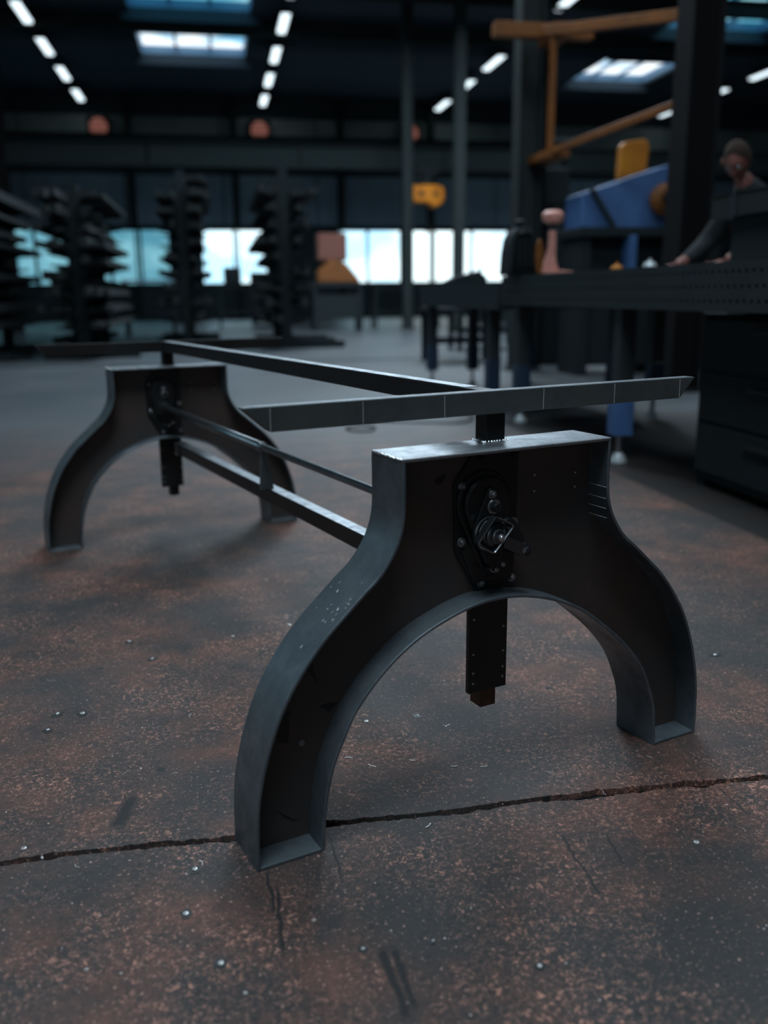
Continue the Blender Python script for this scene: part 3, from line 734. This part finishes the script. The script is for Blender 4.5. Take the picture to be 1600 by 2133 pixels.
poly = [(4.33, 2.07), (4.64, 2.165)] + [(4.57+.085*math.cos(t), 2.40+.085*math.sin(t)) for t in [k*PI/12 for k in range(7)]] + [(4.42+.08*math.cos(t), 2.38+.08*math.sin(t)) for t in [PI/2+k*PI/12 for k in range(7)]]
MB().prism(poly, -.02, .10).obj('orange_guard', orange_m, bmch, bev=.012)
MB().lathe([(.11, 0), (.16, .02), (.17, .08), (.10, .13)], (4.83, -.02, 1.87), 'Y', 20).obj('orange_motor', dorange_m, bmch)
MB().cyl((4.83, -.2, 1.87), (4.83, -.1, 1.87), .06, n=16).obj('motor_cap', dark_m, bmch)

jib = thing('jib_crane', 'orange jib crane with two slewing arms high above the benches', 'crane', HT(3.66, 10.2, 0))
MB().bb(.08, .22, .4, .54, 0, 3.7).obj('mast', col2_m, jib, bev=.01)
MB().bb(-.03, .03, -.32, -.26, 2.4, 3.66).obj('hanger_tube', dorange_m, jib)
def armbar(p, q, h, d, m, nm):
    p = Vector(p); q = Vector(q); dd = (q-p); L_ = dd.length; R = dd.to_track_quat('X', 'Z').to_matrix()
    mb = MB(); mb.box((0, 0, 0), (L_, d, h)); mb.v = [tuple(R @ Vector(v) + (p+q)/2) for v in mb.v]; return mb.obj(nm, m, jib, bev=.006)
armbar((0, -.29, 2.38), (.62, -1.85, 2.58), .07, .06, dorange_m, 'lower_arm')
armbar((-.12, -.05, 3.62), (.79, -1.85, 3.36), .10, .09, dorange_m, 'upper_arm')
armbar((-.6, -.1, 3.62), (.5, -.1, 3.62), .14, .14, dorange_m, 'cross_arm')
MB().bb(.05, .25, -.2, .45, 3.56, 3.7).obj('head_block', dorange_m, jib)
MB().bb(-.05, .20, -.36, .5, 2.33, 2.41).obj('pivot_bracket', dorange_m, jib)
armbar((.62, -1.85, 2.58), (.79, -1.85, 3.36), .03, .03, dorange_m, 'end_strut')
# dark extraction arm with T top
dm = thing('extraction_stand', 'dark slim stand with a flat T head behind the copper stand', 'stand', HT(4.95, 12.9, 0))
MB().bb(-.05, .05, -.05, .05, .03, 2.9).obj('pole', dark_m, dm); MB().bb(-.28, .24, -.12, .12, 2.9, 3.0).obj('head', dark_m, dm, bev=.02)
MB().lathe([(.35, 0), (.35, .02), (.08, .04)], (0, 0, 0), 'Z', 20).obj('foot', dark_m, dm)
mach = thing('drilling_machine', 'tall dark drilling machine standing between the copper stand and blue machine', 'machine', HT(4.2, 11.4, 0))
MB().bb(-.22, .22, -.25, .25, 0, 1.1).obj('base_cabinet', dark_m, mach, bev=.01); MB().bb(-.07, .07, .05, .2, 1.1, 2.45).obj('column', dark_m, mach)
MB().bb(-.16, .16, -.32, .22, 1.95, 2.38).obj('head', col_m, mach, bev=.02); MB().cyl((0, -.2, 1.95), (0, -.2, 1.62), .035, n=12).obj('spindle', stock_m, mach)
MB().bb(-.2, .2, -.35, .08, 1.3, 1.35).obj('work_table', dark_m, mach)
for k in range(3):
    t = 2*PI*k/3; MB().cyl((.17, -.1, 2.1), (.19, -.1+.2*math.cos(t), 2.1+.2*math.sin(t)), .01, n=8).obj('feed_handle', stock_m, mach)

# ------------------------------------------------------------------ hoist
ho = thing('chain_hoist', 'bright orange chain hoist hanging from the far runway beam', 'hoist', HT(5.90, 25.5, .22))
MB().bb(-.3, .3, -.15, .65, 3.88, 4.02).bb(-.12, .12, -.1, .1, 3.5, 3.88).obj('trolley', dark_m, ho)
MB().prism([(-.50, 3.22), (-.42, 3.10), (.0, 3.12), (.12, 2.98), (.34, 3.02), (.46, 3.2), (.44, 3.52), (.18, 3.58), (-.44, 3.56)], -.22, .22).obj('body', hoist_m, ho, bev=.04)
for (a, b) in ((-.2, .10), (.22, .09)): MB().lathe([(b, 0), (b*.8, .05)], (a, -.20, 3.34), 'Y', 16).obj('motor_cap', dorange_m, ho)
MB().cyl((0, 0, 3.12), (0, 0, 2.6), .012, n=6).obj('chain', dark_m, ho)
MB().tube([(0, 0, 2.62), (.0, 0, 2.52), (.07, 0, 2.46), (.06, 0, 2.38), (0, 0, 2.34), (-.06, 0, 2.38)], .018, 8).obj('hook', dark_m, ho)

# ------------------------------------------------------------------ cantilever racks with stock
ORD = ['first', 'second', 'third', 'fourth', 'fifth', 'sixth', 'seventh', 'eighth', 'ninth', 'tenth']
def rack(name, w, u, zt, levels, arm, label, side, foot=(.7, .7)):
    t = thing('cantilever_rack', label, 'rack', HT(w, u, 0))
    for k in range(3):
        uu = k*1.3
        c = MB().bb(-.08, .08, uu-.06, uu+.06, .12, zt).obj('upright', rack_m, t)
        MB().bb(-foot[0], foot[1], uu-.06, uu+.06, 0, .12).obj('foot_beam', rack_m, t)
        for li in range(levels):
            z = .45+li*(zt-.7)/(levels-1)
            for s in (-1, 1):
                MB().prism([(s*.08, z-.05), (s*.08, z+.02), (s*arm, z+.02), (s*arm, z), (s*.14, z-.05)][::s], uu-.03, uu+.03).obj('arm', rack_m, c)
    for k in range(2): MB().bb(-.03, .03, .06+k*1.3, 1.24+k*1.3, 1.0, 1.08).obj('tie_bar', rack_m, t)
    grp = 'steel bars stored on %s' % side
    rr = random.Random(hash(name) % 1000 if False else int(abs(w)*100))
    for li in range(levels):
        z = .47+li*(zt-.7)/(levels-1)
        for s in (-1, 1):
            x = .13
            for k in range(4):
                b = rr.choice((.05, .07, .09, .11)); h = rr.choice((.05, .08, .10, .13))
                if x+b > arm+.12 or rr.random() < .12: break
                L0 = rr.uniform(-.9, -.2); L1 = rr.uniform(2.8, 3.6); dz = 0
                mb = MB().bb(s*(x+b/2)-b/2, s*(x+b/2)+b/2, L0, L1, 0, h)
                o = mb.obj('steel_bar', stock_m); o.matrix_world = HT(w, u, z+.002); tag(o, 'dark steel bar on %s, %s arms, %s level from the bottom' % (side, 'left' if s < 0 else 'right', ORD[li]), 'steel bar', grp)
                x += b+.012
rack('a', 1.22, 16.0, 2.98, 10, .42, 'tall dark cantilever rack full of bars, the right-hand one of the row', 'the rightmost rack', (.45, 1.0))
rack('b', -.52, 18.0, 3.15, 10, .44, 'tall dark cantilever rack full of bars standing in the middle of the row', 'the middle rack', (.6, .6))
rack('c', -1.95, 14.4, 2.5, 9, .42, 'dark cantilever rack left of the middle one, lower than it', 'the left-middle rack', (.6, .8))
rack('d', -3.5, 14.0, 2.5, 9, .44, 'dark cantilever rack at the left edge of the picture', 'the leftmost rack', (.6, .6))

rack('e', -2.75, 19.5, 2.9, 8, .40, 'dark cantilever rack standing farther back between the left racks', 'the farther left rack', (.5, .5))
# ------------------------------------------------------------------ background furniture
rc = thing('red_machine', 'red oxide machine with an orange hood standing on a dark stand beside the far windows', 'machine', HT(3.05, 24, 0))
MB().bb(-.40, .35, -.3, .3, 1.75, 2.42).obj('hood', redm, rc, bev=.03)
MB().prism([(-.42, 1.20), (.68, 1.20), (.62, 1.32), (.3, 1.7), (-.1, 1.78), (-.42, 1.5)], -.35, .28).obj('orange_body', dorange_m, rc, bev=.03)
MB().bb(-.6, .75, -.4, .4, 1.10, 1.20).obj('bench_top', dark_m, rc)
for a in (-.55, .62): MB().bb(a, a+.1, -.35, .35, 0, 1.1).obj('leg', dark_m, rc)
MB().bb(-.45, .62, -.3, .3, .3, .9).obj('drawer_unit', dark_m, rc)
def workbench(w, u, ln, h, label, rz=0., dep=.7, m=dark_m, rail=True):
    t = thing('workbench', label, 'workbench', HT(w, u, 0, rz))
    MB().bb(-ln/2, ln/2, -dep/2, dep/2, h-.05, h).obj('worktop', m, t, bev=.004)
    for a in (-ln/2+.06, ln/2-.06):
        for b in (-dep/2+.05, dep/2-.05): MB().bb(a-.035, a+.035, b-.035, b+.035, 0, h-.05).obj('leg', rack_m, t)
    if rail:
        for b in (-dep/2+.05, dep/2-.05): MB().bb(-ln/2+.09, ln/2-.09, b-.02, b+.02, h*.35, h*.35+.06).obj('rail', rack_m, t)
    return t
workbench(-1.5, 22.6, 1.2, 1.28, 'grey topped workbench with pale edge left of the middle rack', m=wall_m)
workbench(1.0, 27.5, 1.8, 1.15, 'dark workbench between the two middle racks before the windows')
workbench(5.3, 25.6, 1.9, 1.1, 'dark workbench below the bright windows beside the slim columns')
workbench(3.3, 12.2, 1.0, .72, 'low dark trestle bench behind the far end of the benches')
workbench(4.4, 14.6, 1.2, .8, 'dark bench seen through the gap under the welding benches')
workbench(6.2, 15.5, 2.2, 1.1, 'long dark bench deep behind the blue machine')
def crate(w, u, a, b, c, lab, m=dark_m, z=0.):
    t = thing('machine_block', lab, 'machine', HT(w, u, z)); MB().bb(-a/2, a/2, -b/2, b/2, .06, c).obj('housing', m, t, bev=.02)
    MB().bb(-a/2+.05, a/2-.05, -b/2-.02, -b/2, c*.55, c*.85).obj('front_panel', stock_m, t)
    for x_ in (-a/2+.08, a/2-.08):
        for y_ in (-b/2+.08, b/2-.08): MB().bb(x_-.04, x_+.04, y_-.04, y_+.04, 0, .06).obj('foot', rack_m, t)
crate(1.55, 29.5, .8, .8, 1.6, 'dark machine housing against the second window from the left')
crate(.55, 27.5, .5, .5, .55, 'small dark motor block standing on the workbench before the windows', z=1.15)
crate(8.6, 26.5, 2.2, .9, 1.25, 'wide dark machine housing right of the slim columns')
crate(5.6, 8.9, .9, .5, .7, 'squat dark cabinet below the blue machine')
crate(6.5, 12.6, 1.2, .8, 1.9, 'tall dark cabinet right of the blue machine')
crate(7.4, 21.0, .9, .8, 1.4, 'dark machine housing behind the wide column')

# cables
cbl = MB(); pts = []
for k in range(25):
    t = k/24; a = H(2.0, 4.5); p0 = Vector((2.385-.9, 4.25, .006)) 
ptsw = [(2.05, 4.62), (2.385, 4.313), (2.60, 4.16), (2.80, 4.29), (2.95, 4.6), (3.1, 5.2), (3.4, 6.0)]
cp_ = crom([Vector((a, b, .008)) for a, b in ptsw], 8)
o = MB().tube([tuple(p) for p in cp_], .007, 8).obj('cable', cable_m); tag(o, 'black cable curving over the grey floor behind the near crossbar', 'cable')
lp = [H(.95+.10*math.cos(t), 6.1+.14*math.sin(t), .008) for t in [2*PI*k/20 for k in range(19)]]
o = MB().tube([tuple(p) for p in lp], .007, 8).obj('cable', cable_m); tag(o, 'small loop of black cable lying on the floor under the long top bar', 'cable')

# ------------------------------------------------------------------ small litter on the floor
def washer(x, y, r, hole, label, kind='washer', pit=True):
    t = thing(kind, label, kind, Matrix.Translation((x, y, 0)) @ Matrix.Rotation(random.uniform(0, 6), 4, 'Z'))
    if pit: 
        q = [r*random.uniform(1.5, 2.6) for _ in range(11)]
        MB().prism([(q[k]*1.25*math.cos(2*PI*k/11), q[k]*math.sin(2*PI*k/11)) for k in range(11)], 0, .0008, 'z').obj('oily_patch', pit_m, t)
    mb = MB(); z = .0008 if pit else 0; n = 18; r *= .85 if hole else .7
    if hole:
        vs = []
        for (rr, zz) in ((r, z), (r, z+.0018), (r*.45, z+.0022), (r*.45, z)):
            vs += [(rr*math.cos(2*PI*k/n), rr*math.sin(2*PI*k/n), zz) for k in range(n)]
        fs = [(a*n+k, a*n+(k+1) % n, ((a+1) % 4)*n+(k+1) % n, ((a+1) % 4)*n+k) for a in range(4) for k in range(n)]
        mb.add(vs, fs)
    else:
        mb.lathe([(r, z), (r*.95, z+.002), (r*.4, z+.003)], (0, 0, 0), 'Z', 9)
        for v in range(len(mb.v)): a = mb.v[v]; g = .7+.5*((v*7) % 5)/5; mb.v[v] = (a[0]*1.35*g, a[1]*.7*g, a[2])
    mb.obj('ring' if hole else 'flake', chip_m, t)
W_ = [(.189, -.283, .0052, 1, 'bright round washer on the floor right of the double scratch, below the right foot'),
 (-.093, .384, .0050, 1, 'bright washer on the floor just right of the arch inside the near left leg'),
 (-.677, .753, .0055, 0, 'bright flake in a dark spot at the left edge, beside the ring'),
 (-.628, .728, .0060, 1, 'pale open ring at the left, right of the dark spotted flake'),
 (-.810, .254, .0050, 1, 'pale ring just above the floor joint at the left edge'),
 (-.787, .211, .0045, 0, 'pale flake lying in the floor joint at the left edge'),
 (-.618, -.042, .0045, 1, 'half buried bright ring in a black spot at lower left'),
 (-.574, .057, .0045, 1, 'half buried ring left of the near left foot below the joint'),
 (-.012, 1.015, .0085, 0, 'white flake on the floor behind the near left leg flange'),
 (-.180, 1.010, .0055, 0, 'small white oval flake left of the near leg'),
 (-.455, -.149, .0035, 0, 'white flake just below the near left foot'),
 (-.236, -.239, .0028, 0, 'small white dot on the floor bottom centre'),
 (-.324, -.273, .0032, 0, 'small white dot in a dark spot bottom centre'),
 (-.221, -.386, .0035, 1, 'dull ring in a dark spot near the bottom right of centre'),
 (-.605, -.167, .0045, 1, 'dark ringed disc near the bottom left'),
 (-.772, -.089, .0035, 0, 'blurred pale dot at the bottom left corner'),
 (-.594, -.236, .0035, 0, 'blurred pale dot at the bottom edge left of centre'),
 (-.419, -.238, .0030, 1, 'tiny ring in a dark spot left of the double scratch'),
 (-.436, 1.111, .0060, 0, 'flake in a dark spot between the two left legs, upper one'),
 (-.413, .962, .0060, 0, 'flake in a dark spot between the two left legs, lower one'),
 (.852, .273, .0060, 0, 'dark spot with bright flake at the right edge'),
 (-.708, .682, .0045, 0, 'dark stain disc with dull flake below the spotted flake at left'),
 (-.573, .422, .0035, 0, 'small white flake left of the near left leg above the joint'),
 (.017, .351, .0040, 0, 'dull flake in a dark spot under the near arch, beyond the hanging tube')]
for (x, y, r, h_, lab) in W_: washer(x, y, r, h_, lab, 'washer' if h_ else 'metal_flake', pit=(('dark' in lab) or ('black' in lab) or ('buried' in lab)))
rr = random.Random(11); ms = []
for k in range(5):
    n = 5; mb = MB(); pl = [((.6+.5*rr.random())*math.cos(2*PI*i/n), (.35+.4*rr.random())*math.sin(2*PI*i/n)) for i in range(n)]
    mb.prism([(a*.0022, b*.0022) for a, b in pl], 0, .0012, 'z'); ms.append(mb.mesh('metal_chip', chip_m))
cnt = 0
foots = [(-.43, .05), (.43, .05), (-.43, 2.18), (.43, 2.18)]
while cnt < 150:
    ww = rr.uniform(-.9, 1.7); uu = 1.0+rr.random()**1.5*2.6; p = H(ww, uu)
    if any(abs(p.x-a) < .09 and abs(p.y-b) < .09 for a, b in foots): continue
    o = link('metal_chip', rr.choice(ms)); o.location = (p.x, p.y, 0); o.rotation_euler = (0, 0, rr.uniform(0, 6)); s = rr.choice((.3, .4, .5, .8)); o.scale = (s, s, s)
    tag(o, 'tiny bright metal chip scattered on the stained concrete floor', 'metal chip', 'tiny metal chips on the floor'); cnt += 1
mm = []
for k in range(4):
    L_ = rr.uniform(.012, .022); c = rr.uniform(-.004, .004)
    mm.append(MB().tube([(-L_/2, 0, .0008), (0, c, .0010), (L_/2, 0, .0008)], .0005, 4).mesh('wire_shaving', chip_m))
for (x, y) in [(-.197, .26), (-.17, .21), (-.03, .13), (.02, .10), (-.09, .19), (.33, -.03), (.16, -.09), (-.18, -.02), (-.74, .16), (-.56, .07), (-.6, .42), (-.52, .37), (.12, .02), (-.42, .6), (-.66, .95), (.05, .28)]:
    o = link('wire_shaving', rr.choice(mm)); o.location = (x, y, 0); o.rotation_euler = (0, 0, rr.uniform(0, 3.1)); tag(o, 'thin bright wire shaving lying on the concrete floor', 'metal shaving', 'wire shavings on the floor')

# ------------------------------------------------------------------ the man at the bench
def skin_mesh(name, nodes, edges, m, sub=2, parent=None):
    me = bpy.data.meshes.new(name+'_skel'); me.from_pydata([n[0] for n in nodes], edges, [])
    o = bpy.data.objects.new(name+'_skel', me); COL.objects.link(o)
    sk = o.modifiers.new('s', 'SKIN'); sk.use_smooth_shade = True
    if not me.skin_vertices: me.skin_vertices.new()
    for i, n in enumerate(nodes):
        r = n[1]; me.skin_vertices[0].data[i].radius = (r, r) if not isinstance(r, tuple) else r
        me.skin_vertices[0].data[i].use_root = (i == 0)
    ss = o.modifiers.new('u', 'SUBSURF'); ss.levels = sub; ss.render_levels = sub
    dg = bpy.context.evaluated_depsgraph_get(); dg.update()
    ev = bpy.data.meshes.new_from_object(o.evaluated_get(dg)); ev.name = name
    bpy.data.objects.remove(o); ev.materials.clear(); ev.materials.append(m)
    ev.polygons.foreach_set('use_smooth', [True]*len(ev.polygons))
    return link(name, ev, parent)
# local frame: hall axes, origin on the floor under his hips
person = thing('person', 'man in dark work jacket leaning over the bench, head bowed, hand on bench top', 'person', HT(3.72, 5.75, 0))
# body skeleton (x right, y along the hall, z up)
hip = (0, 0, .98)
N_ = [(hip, (.15, .12)), ((-.06, -.02, 1.15), (.15, .12)), ((-.17, -.06, 1.36), (.19, .13)), ((-.24, -.08, 1.50), (.12, .10)), ((-.30, -.11, 1.57), .058), ((-.36, -.14, 1.64), .06),
      ((-.13, -.27, 1.44), .075), ((-.20, -.42, 1.24), .055), ((-.44, -.46, 1.15), .042), ((-.60, -.44, 1.085), .030),
      ((-.25, .12, 1.42), .075), ((-.36, .22, 1.22), .055), ((-.55, .10, 1.12), .042), ((-.68, .02, 1.07), .030),
      ((-.0, -.11, .88), .10), ((.01, -.13, .50), .065), ((.05, -.14, .11), .045), ((-.10, -.17, .05), .04),
      ((.0, .11, .88), .10), ((.03, .13, .50), .065), ((.09, .14, .11), .045), ((-.06, .17, .05), .04)]
E_ = [(0, 1), (1, 2), (2, 3), (3, 4), (4, 5), (2, 6), (6, 7), (7, 8), (8, 9), (2, 10), (10, 11), (11, 12), (12, 13), (0, 14), (14, 15), (15, 16), (16, 17), (0, 18), (18, 19), (19, 20), (20, 21)]
body = skin_mesh('body', N_, E_, skin_m, 2, person)
J = [((.0, 0, .90), (.17, .14)), ((-.06, -.02, 1.15), (.17, .14)), ((-.17, -.06, 1.36), (.215, .15)), ((-.24, -.08, 1.50), (.13, .11)), ((-.325, -.125, 1.61), .078),
     ((-.13, -.27, 1.44), .092), ((-.20, -.42, 1.24), .070), ((-.42, -.46, 1.157), .054), ((-.52, -.45, 1.12), .046),
     ((-.25, .12, 1.42), .092), ((-.36, .22, 1.22), .070), ((-.53, .11, 1.128), .054), ((-.61, .06, 1.10), .046)]
skin_mesh('jacket', J, [(0, 1), (1, 2), (2, 3), (3, 4), (2, 5), (5, 6), (6, 7), (7, 8), (2, 9), (9, 10), (10, 11), (11, 12)], jacket_m, 2, person)
T = [((0, 0, .96), (.16, .13)), ((.0, -.11, .86), .115), ((.01, -.13, .50), .085), ((.05, -.14, .12), .068), ((.0, .11, .86), .115), ((.03, .13, .50), .085), ((.09, .14, .12), .068)]
skin_mesh('trousers', T, [(0, 1), (1, 2), (2, 3), (0, 4), (4, 5), (5, 6)], trouser_m, 2, person)
for (x, y) in ((.05, -.14), (.09, .14)):
    b = MB(); b.prism([(.07, 0), (.08, .10), (0, .12), (-.06, .085), (-.17, .06), (-.20, .02), (-.20, 0)], -.045, .045); o = b.obj('boot', dark_m, person, bev=.012); o.location = (x, y, 0)
# head: shaped sphere, bowed towards the bench
def head_mesh():
    vs = []; fs = []; nu, nv = 28, 20
    for j in range(nv+1):
        th_ = PI*j/nv
        for i in range(nu):
            ph = 2*PI*i/nu
            x, y, z = math.sin(th_)*math.cos(ph), math.sin(th_)*math.sin(ph), math.cos(th_)
            X, Y, Z = x*.098, y*.078, z*.122       # face looks along +x
            if z < 0: X *= 1-.10*(-z); Y *= 1-.28*(-z)**1.2
            if x > 0:
                X = min(X, .092)+0
                X += .030*math.exp(-((Y/.014)**2+((Z+.022)/.020)**2))         # nose tip
                X += .016*math.exp(-((Y/.012)**2+((Z-.005)/.025)**2))         # bridge
                for s in (-1, 1): X -= .014*math.exp(-(((Y-s*.032)/.016)**2+((Z-.012)/.014)**2))   # eye sockets
                X += .008*math.exp(-((Z-.036)/.012)**2)*math.exp(-(Y/.05)**2)  # brow
                X += .007*math.exp(-((Y/.022)**2+((Z+.060)/.008)**2)) - .006*math.exp(-((Y/.024)**2+((Z+.068)/.004)**2))  # lips
                X += .012*math.exp(-((Y/.026)**2+((Z+.100)/.018)**2))          # chin
            vs.append((X, Y, Z))
    for j in range(nv):
        for i in range(nu): fs.append((j*nu+i, j*nu+(i+1) % nu, (j+1)*nu+(i+1) % nu, (j+1)*nu+i))
    return MB().add(vs, fs)
HMx = Matrix.Translation((-.40, -.16, 1.71)) @ Matrix.Rotation(math.radians(222), 4, 'Z') @ Matrix.Rotation(math.radians(44), 4, 'Y')
hd = head_mesh().obj('head', skin_m, person, angle=80); hd.matrix_local = HMx
hr = MB(); vs = []; fs = []; nu, nv = 24, 10
for j in range(nv+1):
    for i in range(nu):
        ph = 2*PI*i/nu; fr = max(0, math.cos(ph)); th_ = (PI*.58-fr*PI*.36)*j/nv
        x, y, z = math.sin(th_)*math.cos(ph), math.sin(th_)*math.sin(ph), math.cos(th_); k = 1+.02*math.sin(9*ph+4*j)
        vs.append((x*.104*k-.004, y*.084*k, z*.130*k))
for j in range(nv):
    for i in range(nu): fs.append((j*nu+i, j*nu+(i+1) % nu, (j+1)*nu+(i+1) % nu, (j+1)*nu+i))
hr.add(vs, fs).obj('hair', hair_m, hd, angle=80)
for s in (-1, 1):
    MB().lathe([(.006, 0), (.020, .004), (.024, .012), (.016, .014)], (-.002, s*.078-(.006 if s > 0 else .006), -.005), 'Y', 12).obj('ear', skin_m, hd)
    MB().lathe([(.003, -.009), (.010, -.005), (.0125, 0), (.010, .005), (.003, .009)], (.078, s*.032, .012), 'Z', 12).obj('eye', brt_m, hd)
# hands: palm and five fingers each, resting on the bench
def hand(c, rz, s):
    R = Matrix.Rotation(rz, 3, 'Z'); c = Vector(c)
    def P(x, y, z): return tuple(c + R @ Vector((x, y*s, z)))
    nd = [(P(0, 0, .045), .026), (P(-.045, 0, .036), (.034, .018)), (P(-.085, 0, .030), (.034, .014))]; ed = [(0, 1), (1, 2)]
    h = skin_mesh('hand', nd, ed, skin_m, 1, person)
    for (y, L_, x0) in ((-.030, .068, -.085), (-.010, .080, -.092), (.011, .075, -.090), (.030, .058, -.082), (.036, .050, -.035)):
        th = y > .034
        dy = .03 if th else 0
        n2 = [(P(x0+.012, y, .030), .0095), (P(x0-L_*.4, y*1.15+dy*.6, .034), .0088), (P(x0-L_*.75, y*1.2+dy, .024), .0078), (P(x0-L_, y*1.2+dy, .012), .0065)]
        skin_mesh('thumb' if th else 'finger', n2, [(0, 1), (1, 2), (2, 3)], skin_m, 1, h)
hand((-.60, -.44, 1.035), .1, 1); hand((-.68, .02, 1.025), -.2, -1)
